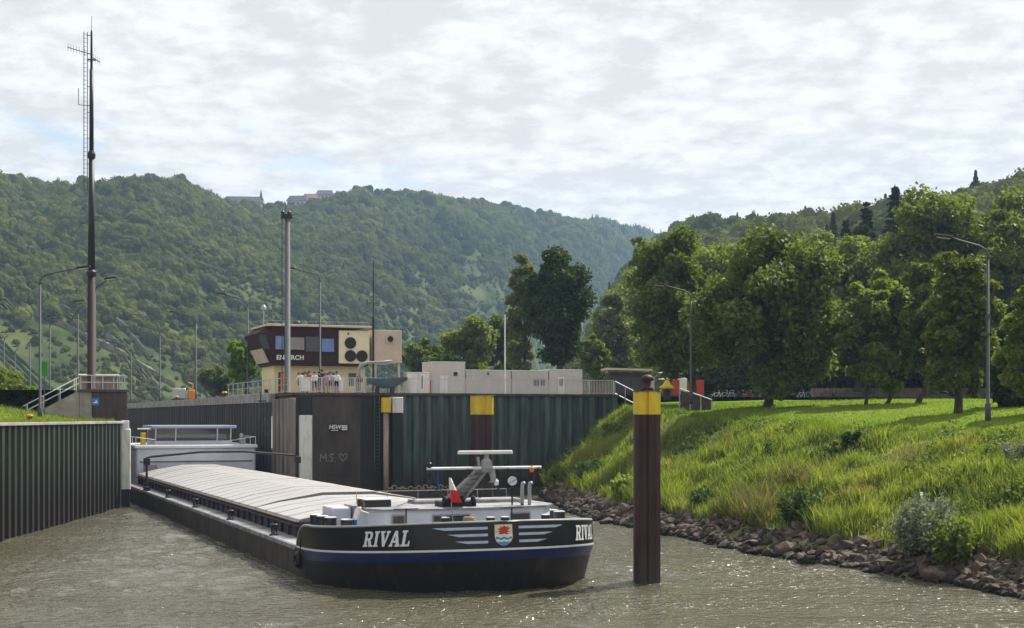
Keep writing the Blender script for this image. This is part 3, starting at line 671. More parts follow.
# pale dry-stone terrace walls between the vines
mat('dry_stone', (0.17, 0.16, 0.12), 0.9, c2=(0.07, 0.08, 0.045), scale=0.5, coord='World')
for k, (a0, b0, a1_, b1_, lb) in enumerate([(0.10,0.46,0.30,0.10,'long pale terrace wall slanting down the vineyard from the left edge'),(0.12,0.33,0.26,0.13,'terrace wall slanting below the longest one on the vineyard slope'),
        (0.17,0.20,0.33,0.05,'low terrace wall slanting across the vines behind the stairs'),(0.27,0.30,0.44,0.06,'terrace wall slanting behind the tall mast towards the chamber wall'),(0.36,0.26,0.48,0.10,'short terrace wall slanting above the bushes by the chamber wall')]):
    aa = np.linspace(a0, a1_, 40); bb_ = np.linspace(b0, b1_, 40); c = hillL.pt(aa, bb_)
    v = np.stack([c+[0,-0.5,-1.0], c+[0,-0.4,1.9], c+[0,0.5,1.9], c+[0,0.5,-1.0]], 1); v[:,1:3,2] += rng.normal(size=(40,2))*0.2
    idx = np.arange(160).reshape(40, 4)
    qq = np.concatenate([np.stack([idx[:-1,j], idx[1:,j], idx[1:,j+1], idx[:-1,j+1]], -1) for j in range(3)])
    o = link('terrace_wall', npmesh('terrace_wall', v.reshape(-1,3), quads=qq, mats=['dry_stone'])); tag(o, lb, 'wall', 'vineyard terrace walls')
# houses and a chapel on the ridge
mat('render_white', (0.40, 0.38, 0.36), 0.85, c2=(0.32, 0.30, 0.29), scale=0.5)
mat('slate', (0.075, 0.078, 0.092), 0.7, c2=(0.05, 0.052, 0.062), scale=0.6)
mat('roof_red', (0.22, 0.10, 0.07), 0.8, c2=(0.15, 0.075, 0.055), scale=0.6)
mat('pane', (0.03, 0.035, 0.045), 0.12, spec=0.6, scale=1)
def house(px, py, Y, w, d, h, rh, rm, wm_, lb, rz=0.0, spire=False):
    p = P(px, py+2, Y); t = thing('ridge_house', lb, 'house', p, rz, 'houses along the ridge')
    MB().box((-w/2,-d/2,-6), (w/2,d/2,h)).build('wall', wm_, t)
    e = 0.6
    if spire: MB().lathe([(w*0.5,0),(w*0.56,0.2),(w*0.25,rh*0.35),(0.05,rh)], 8, (0,0,h+0.01)).build('spire', rm, t)
    else: MB().add([(-w/2-e,-d/2-e,h+0.01),(w/2+e,-d/2-e,h+0.01),(w/2+e,d/2+e,h+0.01),(-w/2-e,d/2+e,h+0.01),(-w/2+w*0.06,0,h+rh),(w/2-w*0.06,0,h+rh)],[(3,2,1,0),(0,1,5,4),(2,3,4,5),(1,2,5),(3,0,4)]).build('roof', rm, t)
    for k in range(max(1, int(w/3.2))):
        x = -w/2+1.6+k*3.2
        if x+0.6 < w/2: MB().box((x-0.5,-d/2-0.06,h-2.4),(x+0.5,-d/2-0.01,h-0.9)).build('window', 'pane', t)
house(243,211,985,26,10,6.5,5.0,'slate','render_white','long slate-roofed house on the ridge', 0.1)
house(229,211,980,11,9,4.5,4.0,'slate','render_white','small dark-roofed house left of the long ridge house', -0.2)
house(261,211,1000,4,4,8.5,8.5,'slate','render_white','tiny white chapel with a pointed spire on the ridge', 0, True)
house(275,212,1010,12,9,4.0,4.0,'slate','render_white','low house right of the chapel spire', 0.15)
house(298,208,1035,14,9,6.0,4.5,'slate','render_white','dark-roofed house left of the white ridge house', -0.1)
house(311,206,1045,11,9,6.5,4.0,'roof_red','render_white','white ridge house with a reddish roof', 0.1)
house(325,203,1060,12,9,7.0,4.0,'slate','render_white','rightmost pale house on the ridge beside the woods', 0.0)
# haze in the valley air
hz = bpy.data.materials.new('haze'); hz.use_nodes = True; hz.node_tree.nodes.clear()
ho = hz.node_tree.nodes.new('ShaderNodeOutputMaterial'); pv = hz.node_tree.nodes.new('ShaderNodeVolumePrincipled')
pv.inputs['Color'].default_value = (0.47, 0.71, 1.0, 1); pv.inputs['Density'].default_value = 0.00016; pv.inputs['Anisotropy'].default_value = 0.2
hz.node_tree.links.new(pv.outputs[0], ho.inputs['Volume']); MATS['haze'] = hz
hb = MB().box((-2700,-320,-4.5),(2700,3400,400)).build('haze', 'haze'); hb['kind'] = 'stuff'; tag(hb, 'thin bluish haze filling the river valley', 'haze')

# ------------------------------------------------------------------ cargo barge
mat('hull_black', (0.010, 0.009, 0.011), 0.32, c2=(0.015, 0.013, 0.015), scale=2, spec=0.35, bump=0.04, bscale=1.2)
mat('hull_dark', (0.020, 0.017, 0.019), 0.5, c2=(0.046, 0.034, 0.030), scale=1.6, stretch=(1.6, 1.6, 0.35), bump=0.10, bscale=2, contrast=(0.30, 0.46), detail=9)
mat('hull_side', (0.085, 0.070, 0.066), 0.6, c2=(0.034, 0.029, 0.029), scale=1.4, stretch=(1.5, 1.2, 0.4), detail=9, bump=0.1, bscale=3)
mat('hull_blue', (0.014, 0.020, 0.115), 0.35, c2=(0.012, 0.016, 0.080), scale=1.5, spec=0.5)
mat('deck_grey', (0.30, 0.295, 0.31), 0.6, c2=(0.15, 0.148, 0.16), scale=1.2, contrast=(0.38, 0.6))
mat('deck_dark', (0.12, 0.12, 0.135), 0.6, c2=(0.07, 0.07, 0.08), scale=1.2)
mat('house_white', (0.60, 0.63, 0.70), 0.5, c2=(0.50, 0.53, 0.60), scale=0.8)
mat('alu_cover', (0.40, 0.395, 0.40), 0.5, 0.0, c2=(0.29, 0.285, 0.285), scale=1.2, stretch=(0.4, 2.0, 1), spec=0.5)
mat('cover_seam_shade', (0.19, 0.175, 0.165), 0.7, scale=3); mat('cover_rib_shade', (0.36, 0.34, 0.33), 0.6, scale=3)  # front faces coloured darker so the shade lines at seams and ribs show
mat('coaming', (0.030, 0.028, 0.034), 0.5, c2=(0.05, 0.045, 0.052), scale=1.2)
mat('rail_brown', (0.22, 0.16, 0.12), 0.6, scale=3)
mat('roof_blue', (0.34, 0.39, 0.50), 0.5, c2=(0.28, 0.33, 0.44), scale=2)
mat('silver_letter', (0.66, 0.68, 0.72), 0.45, c2=(0.58, 0.60, 0.65), scale=3)
mat('stripe_blue', (0.42, 0.50, 0.66), 0.45, scale=3)
mat('crest_cream', (0.70, 0.60, 0.42), 0.5, scale=6)
mat('crest_red', (0.42, 0.045, 0.03), 0.5, scale=6)
mat('crest_blue', (0.05, 0.26, 0.55), 0.5, scale=6)
mat('flag_red', (0.62, 0.03, 0.04), 0.7, scale=6)
mat('flag_blue', (0.04, 0.08, 0.32), 0.7, scale=6)
mat('rope', (0.30, 0.24, 0.17), 0.9, scale=12)
mat('grey_paint', (0.30, 0.31, 0.31), 0.5, c2=(0.24, 0.25, 0.25), scale=4)
mat('glass_dark', (0.045, 0.046, 0.050), 0.08, spec=0.7, scale=0.8, c2=(0.06, 0.055, 0.05))
mat('wood_dark', (0.085, 0.070, 0.058), 0.85, c2=(0.045, 0.038, 0.032), scale=2, stretch=(0.5, 3, 3), bump=0.4, coord='World')
mat('orange', (0.60, 0.20, 0.02), 0.5, scale=3)

HB, BL, PE = 5.9, 7.0, 2.3                             # half beam, bow length, bluntness
def outline(t):                                        # t 0 at the stem .. 1 where the side runs straight
    f = t*math.pi/2
    return HB*math.sin(f)**(2/PE), BL-BL*max(0.0, math.cos(f))**(2/PE)
def zk(v): return 1.22+0.42*max(0.0, 1-v/8.0)**1.3     # knuckle line
def zt(v):                                             # top of the bulwark
    if v <= 7.0: return 2.18+0.47*(1-v/7.0)**1.4
    if v < 8.6: return 1.26+0.92*math.sqrt(max(0, 1-((v-7.0)/1.6)**2))
    return 1.26
stations = [outline(t) for t in np.linspace(0, 1, 34)]+[(HB, v) for v in (7.25,7.5,7.8,8.1,8.35,8.5,8.6,8.7,12,20,30,40,50,60,68,74)]+[(HB-0.25,77),(HB-0.9,79.5),(HB-2.0,81.3),(HB-3.6,82.2),(0.001,82.5)]
def insets(u, v):
    w = max(0.0, 1-v/BL)**0.5
    return [1.5*w, 0.62*w+0.02, 0.22*w, 0.0, 0.0, 0.10*w]
def levels(v):
    k = zk(v); return [-1.0, 0.0, max(0.35, k-0.44), k-0.05, k+0.03, max(zt(v), k+0.035)]
def hull_pos(u, v, ins, sgn):                          # inset shrinks the section towards the axis and aft
    f = max(0.0, 1-v/BL)
    return (sgn*u*(1-ins/8.5), v+ins*f*1.0, 0)
barge = thing('cargo_barge', 'long black and blue river cargo barge leaving the lock, bow towards us', 'barge', (LO.x, LO.y, 0), TH)
ring = [(-1, u, v) for u, v in stations[::-1]]+[(1, u, v) for u, v in stations[1:]]
mb = MB(); nl = 6
for sg_, u, v in ring:
    for ins, z in zip(insets(u, v), levels(v)):
        p = hull_pos(u, v, ins, sg_); mb.v.append((p[0], p[1], z))
for i in range(len(ring)-1):
    vm = (ring[i][2]+ring[i+1][2])/2
    for k in range(nl-1):
        m = 0
        if k in (0, 1): m = 1 if vm < 7.6 else 2
        if k == 2: m = 3 if vm < 7.3 else 2
        if k == 3: m = 4
        if k == 4: m = 0
        mb.f.append((i*nl+k, (i+1)*nl+k, (i+1)*nl+k+1, i*nl+k+1)); mb.m.append(m)
hull = mb.build('hull', ['hull_black', 'hull_dark', 'hull_side', 'hull_blue', 'silver_letter'], barge, smooth=True)
hull.data.set_sharp_from_angle(angle=R(28))
# bulwark inside, deck and gunwale
rb = [(s, u, v) for s, u, v in ring if v <= 8.6]
mb = MB()
for s, u, v in rb:
    p = hull_pos(u, v, insets(u, v)[5]+0.35*max(0, 1-v/BL)+0.0, s); q = (p[0]-s*0.12, p[1], 0)
    mb.v.append((q[0], q[1], max(zt(v), zk(v)+.035)-0.01)); mb.v.append((q[0], q[1], 1.2))
for i in range(len(rb)-1): mb.f.append((2*i, 2*i+1, 2*i+3, 2*i+2)); mb.m.append(0)
mb.build('bulwark_lining', 'grey_paint', barge, smooth=True)
mb = MB(); mb.tube([(*hull_pos(u, v, insets(u, v)[5]+0.06, s)[:2], max(zt(v), zk(v)+.035)) for s, u, v in rb], 0.065, 6)
mb.build('gunwale_highlight_rail', 'grey_paint', barge, smooth=True)  # light grey tube stands in for the thin highlight along the bulwark top
deck = MB(); dv = []
for u, v in stations: dv.append((u*0.985, v+0.12*max(0,1-v/BL), 1.21 if v > 8.6 else 1.55))
for a, c in zip(dv, dv[1:]):
    deck.add([(-a[0], a[1], a[2]), (a[0], a[1], a[2]), (c[0], c[1], c[2]), (-c[0], c[1], c[2])], [(0,1,2,3)])
deck.build('deck', 'deck_grey', barge)
rub = MB()
for s in (-1, 1): rub.box((s*HB-0.05, 8.8, 1.06), (s*HB+0.05, 76, 1.235))
rub.build('deck_edge', 'deck_grey', barge)
# coamings with stiffeners and hand rail
co = MB()
for s in (-1, 1):
    co.box((s*4.75-0.06, 12.6, 1.22), (s*4.75+0.06, 68.5, 1.92)); co.box((s*4.82-0.14, 12.6, 1.70), (s*4.82+0.14, 68.5, 1.76))
    for k in range(37): co.box((s*4.86-0.06, 12.9+k*1.5, 1.23), (s*4.86+0.06, 12.96+k*1.5, 1.69))
co.box((-4.7, 12.55, 1.23), (4.7, 12.7, 1.92)); co.box((-4.7, 68.4, 1.23), (4.7, 68.55, 1.92))
co.build('coaming', 'coaming', barge)
hr = MB()
for s in (-1, 1): hr.tube([(s*4.98, 12.6, 1.93), (s*4.98, 68.4, 1.93)], 0.035, 6)
hr.build('coaming_rail', 'rail_brown', barge)
# hatch covers: peaked aluminium covers with cross ribs
def cover(length, flat, lip):
    prof = [(-4.85, 1.90), (-4.80, 2.02), (-3.6, 2.32), (-1.3, 2.70), (1.3, 2.70), (3.6, 2.32), (4.80, 2.02), (4.85, 1.90)]
    ys = [0.0, 0.03]; hs = [0.0, lip]; 
    nr = 3; ys += [0.16, 0.19]; hs += [lip, 0.0]
    for k in range(nr):
        y0 = 0.19+(length-0.25)*(k+0.5)/nr
        ys += [y0-0.075, y0-0.06, y0+0.04, y0+0.12]; hs += [0.0, 0.012, 0.012, 0.0]
    ys += [length-0.10]; hs += [0.0]
    m = MB(); n_ = len(prof)
    for y, h in zip(ys, hs):
        for x, z in prof: m.v.append((x, y, (z if z < 2.02 else 2.02+(z-2.02)*flat)+h))
    for i in range(len(ys)-1):
        for k in range(n_-1): m.f.append((i*n_+k, i*n_+k+1, (i+1)*n_+k+1, (i+1)*n_+k)); m.m.append(1 if hs[i+1]-hs[i] > 0.02 else 2 if hs[i+1] > hs[i] else 0)
    m.f.append(tuple(range(n_-1,-1,-1))); m.m.append(1); m.f.append(tuple((len(ys)-1)*n_+k for k in range(n_))); m.m.append(0)
    return m.mesh('hatch_cover', ['alu_cover', 'cover_seam_shade', 'cover_rib_shade'])
cm = cover(46.0/22, 1.0, 0.020)
for k in range(22): inst('hatch_cover', cm, barge, (0, 22.2+k*46.0/22, rng.uniform(-0.006, 0.006)))
cm2 = cover(9.5/4, 0.80, 0.020)
for k in range(4): inst('hatch_cover', cm2, barge, (0, 12.65+k*9.5/4, 0))
# bollards on the side deck
def bollard(h=0.42, r=0.14):
    return MB().lathe([(r*1.5,0),(r*1.5,0.04),(r,0.06),(r,h-0.08),(r*1.3,h-0.06),(r*1.3,h)], 10).mesh('bollard', 'black_paint', True)
bm1 = bollard(0.5, 0.15)
for s in (-1, 1):
    for v in (14.5, 25, 36, 47, 58): inst('bollard', bm1, barge, (s*5.55, v, 1.22))
# dark drum-shaped bollards with pale tops inside the bow bulwark
def drum(h, r):
    m = MB(); m.lathe([(r,0),(r,h-0.05),(r*1.04,h-0.05),(r*1.04,h-0.012)], 14); m.lathe([(r*0.98,h-0.011),(r*0.98,h+0.02)], 14, mi=1); return m.mesh('bow_bollard', ['black_paint', 'silver_letter'])
dm = drum(0.98, 0.25); dm2 = drum(0.9, 0.17)
for v, u in ((8.1,-5.2),(7.2,-5.15),(6.3,-5.05),(4.9,-4.75)): inst('bow_bollard', dm, barge, (u, v, 1.56))
for v, u in ((7.2,5.1),(6.2,5.0)): inst('bow_bollard', dm, barge, (u, v, 1.56))
for v, u in ((2.1,-1.6),(1.55,0.05),(1.55,0.65),(2.1,2.6)): inst('bow_bollard', dm2, barge, (u, v, 1.82))
# bow deckhouse
bh = MB()
poly = [(-3.75,5.3),(-3.3,4.5),(-1.6,4.15),(1.6,4.15),(3.6,4.6),(4.3,5.6),(4.3,8.4),(-3.75,8.4)]
bh.prism(poly, 1.56, 2.86); dh = bh.build('bow_deckhouse', 'house_white', barge)
MB().prism([(x*1.03, 5.6+(y-5.6)*1.06) for x, y in poly], 2.863, 2.94).build('roof', 'deck_grey', dh)
def bow_window(x0, x1, z0, z1, y0, y1):
    m = MB(); d = Vector((x1-x0, y1-y0, 0)); M = Matrix.Translation((x0, y0, 0)) @ Matrix.Rotation(math.atan2(d.y, d.x), 4, 'Z'); w = d.length
    m.box((0,-0.05,z0),(w,-0.004,z1), 0, M); m.box((0.06,-0.06,z0+0.06),(w-0.06,-0.051,z1-0.06), 1, M); m.build('window', ['grey_paint', 'glass_dark'], dh)
bow_window(-3.05, -2.5, 2.3, 2.72, 4.44, 4.335); bow_window(-1.45, 0.15, 2.36, 2.70, 4.15, 4.15); bow_window(1.95, 2.9, 2.3, 2.70, 4.22, 4.42)
MB().bevbox((-3.7,5.9,2.943),(-2.6,7.2,3.22),0.04).build('roof_hatch', 'black_paint', dh)
MB().bevbox((-3.74,5.86,3.223),(-2.56,7.24,3.27),0.02).build('hatch_lid', 'white_paint', dh)
MB().bevbox((-4.65,7.5,1.56),(-3.85,9.2,2.85),0.05).build('side_locker', 'house_white', barge)
MB().bevbox((-1.2,7.0,2.943),(3.6,8.2,3.10),0.05).build('skylight', 'deck_grey', dh)
# folded signal mast with cross yard and radar scanner
ms = MB()
ms.bevbox((-0.75,4.95,2.943),(0.75,5.9,3.15),0.03); ms.build('mast_step', 'black_metal', barge)
for s in (-0.62, 0.62): MB().torus((s,5.0,3.17), 0.16, 0.06, 14, 6, 'x').build('mast_wheel', 'black_metal', barge)
arm = MB()
A0, A1 = Vector((-0.05,5.6,3.12)), Vector((0.0,2.15,4.62))
for s in (-0.30, 0.30):
    arm.tube([A0+Vector((s*1.2,0,0)), A1+Vector((s*0.6,0,0))], [0.11, 0.08], 4)
for k in range(7):
    p = A0.lerp(A1, (k+0.5)/7); arm.tube([p+Vector((-0.3,0,0)), p+Vector((0.3,0,0))], 0.04, 5)
arm.add([tuple(A0+Vector((-0.30,0,0.03))), tuple(A0+Vector((0.30,0,0.03))), tuple(A1+Vector((0.18,0,0.03))), tuple(A1+Vector((-0.18,0,0.03)))], [(0,1,2,3)])
arm.build('mast_arm', 'grey_paint', barge)
yard = MB(); yard.tube([(-2.4,1.95,4.62),(2.35,1.95,4.62)], 0.055, 6); yard.build('mast_yard', 'white_paint', barge)
ped = MB(); ped.lathe([(0.20,0),(0.26,0.15),(0.20,0.45),(0.10,0.55),(0.09,0.70)], 10, (0.05,1.98,4.45)); ped.lathe([(0.13,0),(0.17,0.2),(0.12,0.5)], 8, (0.28,2.0,4.05)); ped.tube([(-0.25,2.0,4.7),(-0.3,2.0,5.05)], 0.06, 6); ped.build('radar_pedestal', 'grey_paint', barge)
MB().bevbox((-1.12,1.88,5.16),(1.12,2.10,5.30),0.04).build('radar_scanner', 'white_paint', barge)
for x, dz, m_ in ((-2.3,0.10,'black_metal'),(-2.3,-0.28,'black_metal'),(-0.72,-0.20,'black_metal'),(0.45,-0.62,'silver_letter'),(0.95,-0.22,'black_metal'),(2.25,-0.16,'black_metal'),(1.95,-0.12,'orange'),(0.1,-0.45,'black_metal')):
    MB().lathe([(0.03,-0.02),(0.10,0.02),(0.10,0.16),(0.06,0.2),(0.03,0.26)], 8, (x,1.95,4.56+dz)).build('navigation_lamp', m_, barge)
wires = MB()
for a, c in (((-2.3,1.95,4.6),(-0.4,5.2,3.0)),((2.3,1.95,4.6),(0.4,5.2,3.0)),((0.1,2.0,4.1),(3.2,5.2,2.75)),((0.0,2.2,4.5),(-2.6,6.5,2.75))): wires.tube([a, c], 0.014, 4)
wires.build('stay_wire', 'black_metal', barge)
def flag(name, x, y, z, w, h, ms_, lean):
    m = MB(); nx, nz = 6, 8
    for j in range(nz+1):
        for i in range(nx+1):
            a, c = i/nx, j/nz; ww = w*(1-0.75*c); m.v.append((x+lean*c+ww*(a-0.5), y+0.06*math.sin(a*5+c*3), z+h*c))
    for j in range(nz):
        for i in range(nx): m.f.append((j*(nx+1)+i, j*(nx+1)+i+1, (j+1)*(nx+1)+i+1, (j+1)*(nx+1)+i)); m.m.append(0 if len(ms_) == 1 else (0 if j < nz*0.42 else 1))
    return m.build(name, ms_, barge)
fl = flag('signal_flag', -0.62, 3.6, 3.2, 0.46, 0.98, ['flag_red', 'white_paint'], -0.25); fl['label'] = 'small red and white flag on the bow mast'
MB().tube([(-0.66,3.66,1.6),(-0.90,3.66,4.2)], 0.02, 5).build('flag_staff', 'grey_paint', barge)
flag('pennant', -1.95, 1.98, 3.85, 0.10, 0.78, ['flag_blue'], 0.0)['label'] = 'limp blue pennant hanging from the mast yard'
# ventilators, winch, ropes, fairleads, rails
for x in (2.75, 3.08): 
    MB().tube([(x,4.9,2.9),(x,4.9,3.72),(x,4.85,3.84),(x-0.0,4.7,3.86)], 0.075, 8).build('vent_pipe', 'galv', barge, smooth=True)
MB().tube([(2.35,5.0,3.95),(2.45,5.25,4.0)], [0.20,0.13], 12).build('searchlight', 'silver_letter', barge)
MB().tube([(2.42,5.2,2.9),(2.42,5.2,3.88)], 0.04, 6).build('searchlight_post', 'black_metal', barge)
wi = MB(); wi.tube([(-0.3,2.7,1.95),(1.9,2.7,1.95)], 0.22, 10); wi.box((-0.4,2.45,1.36),(-0.3,2.95,2.25)); wi.box((1.9,2.45,1.36),(2.0,2.95,2.25)); wi.box((0.75,2.45,1.36),(0.85,2.95,2.25)); wi.build('anchor_winch', 'black_metal', barge)
rp = MB()
for k in range(4): rp.torus((-0.55,2.3,2.42+0.08*k), 0.26-0.02*k, 0.05, 12, 5, 'z')
rp.build('rope_coil', 'rope', barge)
for x, v in ((-2.9,3.0),(1.2,2.2)): 
    m = MB(); m.tube([(x,v,1.4),(x,v,3.05)], 0.03, 6); m.tube([(x-0.5,v,3.03),(x+0.5,v,3.03)], 0.02, 5); m.build('bow_stanchion', 'black_metal', barge)
rl = MB()
for x in np.linspace(-3.4, 3.4, 6): rl.tube([(x,8.3,2.9),(x,8.3,3.45)], 0.015, 5)
rl.tube([(-3.4,8.3,3.45),(3.4,8.3,3.45)], 0.015, 5); rl.build('roof_rail', 'grey_paint', barge)
tf = MB(); tf.torus((-HB-0.13,7.9,0.72), 0.24, 0.11, 14, 8, 'x'); tf.tube([(-HB-0.04,7.9,0.95),(-HB+0.02,7.7,1.9)], 0.02, 4); tf.build('tyre_fender', 'black_metal', barge)
# name, speed stripes and coat of arms on the bow, laid on the curve of the bulwark
ts = np.linspace(0, 1, 400); oc = np.array([hull_pos(*outline(t), 0, 1)[:2] for t in ts]); oa = np.r_[0, np.cumsum(np.hypot(*np.diff(oc, axis=0).T))]
ARC = oa[-1]
def on_hull(a, w, off=0.018):                          # a: metres from the stem (negative to the left), w: 0..1 knuckle to bulwark top
    s = 1 if a >= 0 else -1; aa = abs(a)
    def base(x, ww):
        if x > ARC: u, v = HB, BL+x-ARC
        else: u, v = outline(np.interp(x, oa, ts))
        ins = insets(u, v)[5]*ww; p = hull_pos(u, v, ins, 1)
        k = zk(v); return Vector((p[0], p[1], (k+0.03)+(max(zt(v), k+0.035)-k-0.03)*ww))
    p = base(aa, w); t = base(aa+0.02, w)-base(max(0, aa-0.02), w); up = base(aa, w+0.02)-base(aa, w-0.02)
    if aa < 0.05: t = Vector((1,0,0))
    nn = t.cross(up).normalized(); nn = nn if nn.y < 0 or nn.x > 0.5 else -nn
    p = p+nn*off; return (p.x*s, p.y, p.z)
def decal(name, polys, m, off=0.018, cut=0.16):        # polys of (a, w); split into narrow pieces so that they follow the curve
    m_ = MB()
    for poly in polys:
        loops = poly if isinstance(poly[0][0], (tuple, list)) else [poly]
        flat = [p for lp_ in loops for p in lp_]
        for tri in tessellate_polygon([[Vector((p[0], p[1], 0)) for p in lp_] for lp_ in loops]):
            T = [Vector(flat[i]) for i in tri]; n_ = max(1, int(max((T[i]-T[j]).length for i in range(3) for j in range(3))/cut)); n_ = min(n_, 6)
            idx = {}
            for i in range(n_+1):
                for j in range(n_+1-i):
                    q = (T[0]*(n_-i-j)+T[1]*i+T[2]*j)/n_; idx[i,j] = len(m_.v); m_.v.append(on_hull(q.x, q.y, off))
            for i in range(n_):
                for j in range(n_-i):
                    m_.f.append((idx[i,j], idx[i+1,j], idx[i,j+1])); m_.m.append(0)
                    if i+j < n_-1: m_.f.append((idx[i+1,j], idx[i+1,j+1], idx[i,j+1])); m_.m.append(0)
    return m_.build(name, m, barge)
def px_arc(px, w=0.5):                                 # which place on the curve is seen in column px
    best = min(np.linspace(-9, 9, 1801), key=lambda a: abs((lambda q: CX+F_PX*q.x/q.y)(barge_M @ Vector(on_hull(a, w)))-px) + (1e3 if a > 6.2 else 0))
    return float(best)
barge_M = Matrix.Translation((LO.x, LO.y, 0)) @ Matrix.Rotation(TH, 4, 'Z')
GL = {'R': [[(0,0),(.42,0),(.42,.12),(.32,.12),(.32,.42),(.38,.42),(.54,0),(.86,0),(.86,.12),(.76,.12),(.64,.45),(.74,.53),(.78,.7),(.76,.85),(.68,.95),(.55,1),(0,1),(0,.88),(.1,.88),(.1,.12),(0,.12)], [(.32,.56),(.48,.56),(.55,.62),(.56,.72),(.54,.82),(.46,.87),(.32,.87)]],
      'I': [[(0,0),(.42,0),(.42,.12),(.32,.12),(.32,.88),(.42,.88),(.42,1),(0,1),(0,.88),(.1,.88),(.1,.12),(0,.12)]],
      'V': [[(.3,0),(.48,0),(.74,.88),(.82,.88),(.82,1),(.5,1),(.5,.88),(.58,.88),(.44,.36),(.3,.88),(.38,.88),(.38,1),(0,1),(0,.88),(.07,.88)]],
      'A': [[(0,0),(.3,0),(.3,.12),(.24,.12),(.27,.24),(.52,.24),(.55,.12),(.48,.12),(.48,0),(.86,0),(.86,.12),(.79,.12),(.54,1),(.34,1),(.07,.12),(0,.12)], [(.31,.38),(.48,.38),(.4,.72)]],
      'L': [[(0,0),(.66,0),(.66,.34),(.56,.34),(.52,.12),(.32,.12),(.32,.88),(.42,.88),(.42,1),(0,1),(0,.88),(.1,.88),(.1,.12),(0,.12)]]}
ADV = {'R': 0.92, 'I': 0.50, 'V': 0.84, 'A': 0.92, 'L': 0.72}
def bow_name(a0, a1):
    W = sum(ADV[c] for c in 'RIVAL'); k = (a1-a0)/(W+0.1); x = 0.0
    for c in 'RIVAL':
        loops = [[(a0+k*(x+p[0]+0.20*p[1]), 0.17+0.62*p[1]) for p in lp_] for lp_ in GL[c]]
        decal('bow_letter', [loops], 'silver_letter', 0.02, 0.14); x += ADV[c]
aL, aR = px_arc(363), px_arc(411)
bow_name(aL, aR); bow_name(-aR, -aL)
for (l0, r0, w, hh) in ((432,488,0.78,0.10),(447,488,0.52,0.10),(455,488,0.25,0.10)):
    a0, a1 = px_arc(l0), px_arc(r0)
    for s in (1, -1):
        pts = [(a0*s, w+hh/2), (a1*s, w+hh/2), (a1*s, w-hh/2), ((a0+0.45)*s, w-hh/2)]
        decal('speed_stripe', [pts], 'stripe_blue', 0.02)
hwid = 0.36
sh_out = [(-hwid,0.90),(hwid,0.90),(hwid,0.38),(hwid*0.8,0.24),(0.15,0.13),(0,0.09),(-0.15,0.13),(-hwid*0.8,0.24),(-hwid,0.38)]
decal('coat_of_arms', [sh_out], 'crest_cream', 0.022)
wv = lambda y0, ph: [(-hwid+2*hwid*i/12, y0+0.03*math.sin(i*1.25+ph)) for i in range(13)]
for y0, y1, m_ in ((0.42,0.52,'white_paint'),(0.33,0.41,'crest_blue'),(0.26,0.32,'white_paint')):
    k = 1.0 if y0 > 0.36 else 0.92 if y0 > 0.3 else 0.8
    decal('crest_wave', [[(x*k, y) for x, y in wv(y0, 0)]+[(x*k, y) for x, y in wv(y1, 0)[::-1]]], m_, 0.027)
decal('crest_wave', [[(-hwid*0.75,0.24),(hwid*0.75,0.24),(0.15,0.14),(0,0.10),(-0.15,0.14)]], 'crest_blue', 0.027)
lion = [(-0.22,0.53),(-0.16,0.60),(-0.24,0.64),(-0.14,0.68),(-0.26,0.74),(-0.13,0.76),(-0.16,0.84),(-0.06,0.79),(0.02,0.86),(0.10,0.80),(0.20,0.85),(0.17,0.76),(0.27,0.80),(0.22,0.70),(0.13,0.68),(0.25,0.62),(0.13,0.60),(0.20,0.53)]
decal('crest_beast', [lion], 'crest_red', 0.027)
# hatch gantry straddling the covers
gn = MB()
GV = 57.0
prof = [(-5.62,1.22),(-5.62,3.62),(-5.3,3.68),(-1.6,4.0),(1.6,4.0),(5.3,3.68),(5.62,3.62),(5.62,1.22)]
gn.tube([(x, GV, z) for x, z in prof], 0.085, 6)
for s in (-1, 1): gn.box((s*5.62-0.15, GV-0.7, 1.23), (s*5.62+0.15, GV+0.7, 1.5)); gn.bevbox((s*5.62-0.22, GV-0.25, 3.1), (s*5.62+0.22, GV+0.25, 3.6), 0.04)
gn.build('hatch_gantry', 'black_metal', barge)
# aft accommodation and wheelhouse
ac = MB(); ac.bevbox((-4.9,69.0,1.22),(4.9,80,4.05),0.12); ah = ac.build('aft_house', 'house_white', barge)
MB().bevbox((-5.05,68.8,4.052),(5.05,80.2,4.30),0.08).build('roof_edge', 'silver_letter', ah)
MB().bevbox((-4.6,68.93,2.9),(4.6,69.0,2.98),0.01).build('rubbing_strake', 'deck_dark', ah)
MB().bevbox((-4.3,68.96,1.3),(-3.2,69.0,2.7),0.01).build('door', 'deck_grey', ah)
wh = MB(); wh.bevbox((-3.2,70.6,4.302),(3.2,75.5,4.62),0.06); ww = wh.build('wheelhouse', 'house_white', barge)
for i, (x0, x1) in enumerate(((-3.0,-1.55),(-1.4,1.9),(2.05,3.0))):
    MB().add([(x0,70.72,4.64),(x1,70.72,4.64),(x1,70.50,5.62),(x0,70.50,5.62),(x0,70.76,4.64),(x1,70.76,4.64),(x1,70.54,5.62),(x0,70.54,5.62)],[(0,1,2,3),(7,6,5,4),(0,4,5,1),(1,5,6,2),(2,6,7,3),(3,7,4,0)]).build('window', 'glass_dark', ww)
for s in (-1, 1):
    MB().add([(s*3.12,70.8,4.64),(s*3.12,75.3,4.64),(s*3.05,75.4,5.62),(s*3.05,70.62,5.62)],[(0,1,2,3)]).build('side_window', 'glass_dark', ww)
for x in (-3.1,-1.475,1.975,3.1): MB().tube([(x,70.70,4.62),(x,70.48,5.66)], 0.06, 4).build('window_post', 'white_paint', ww)
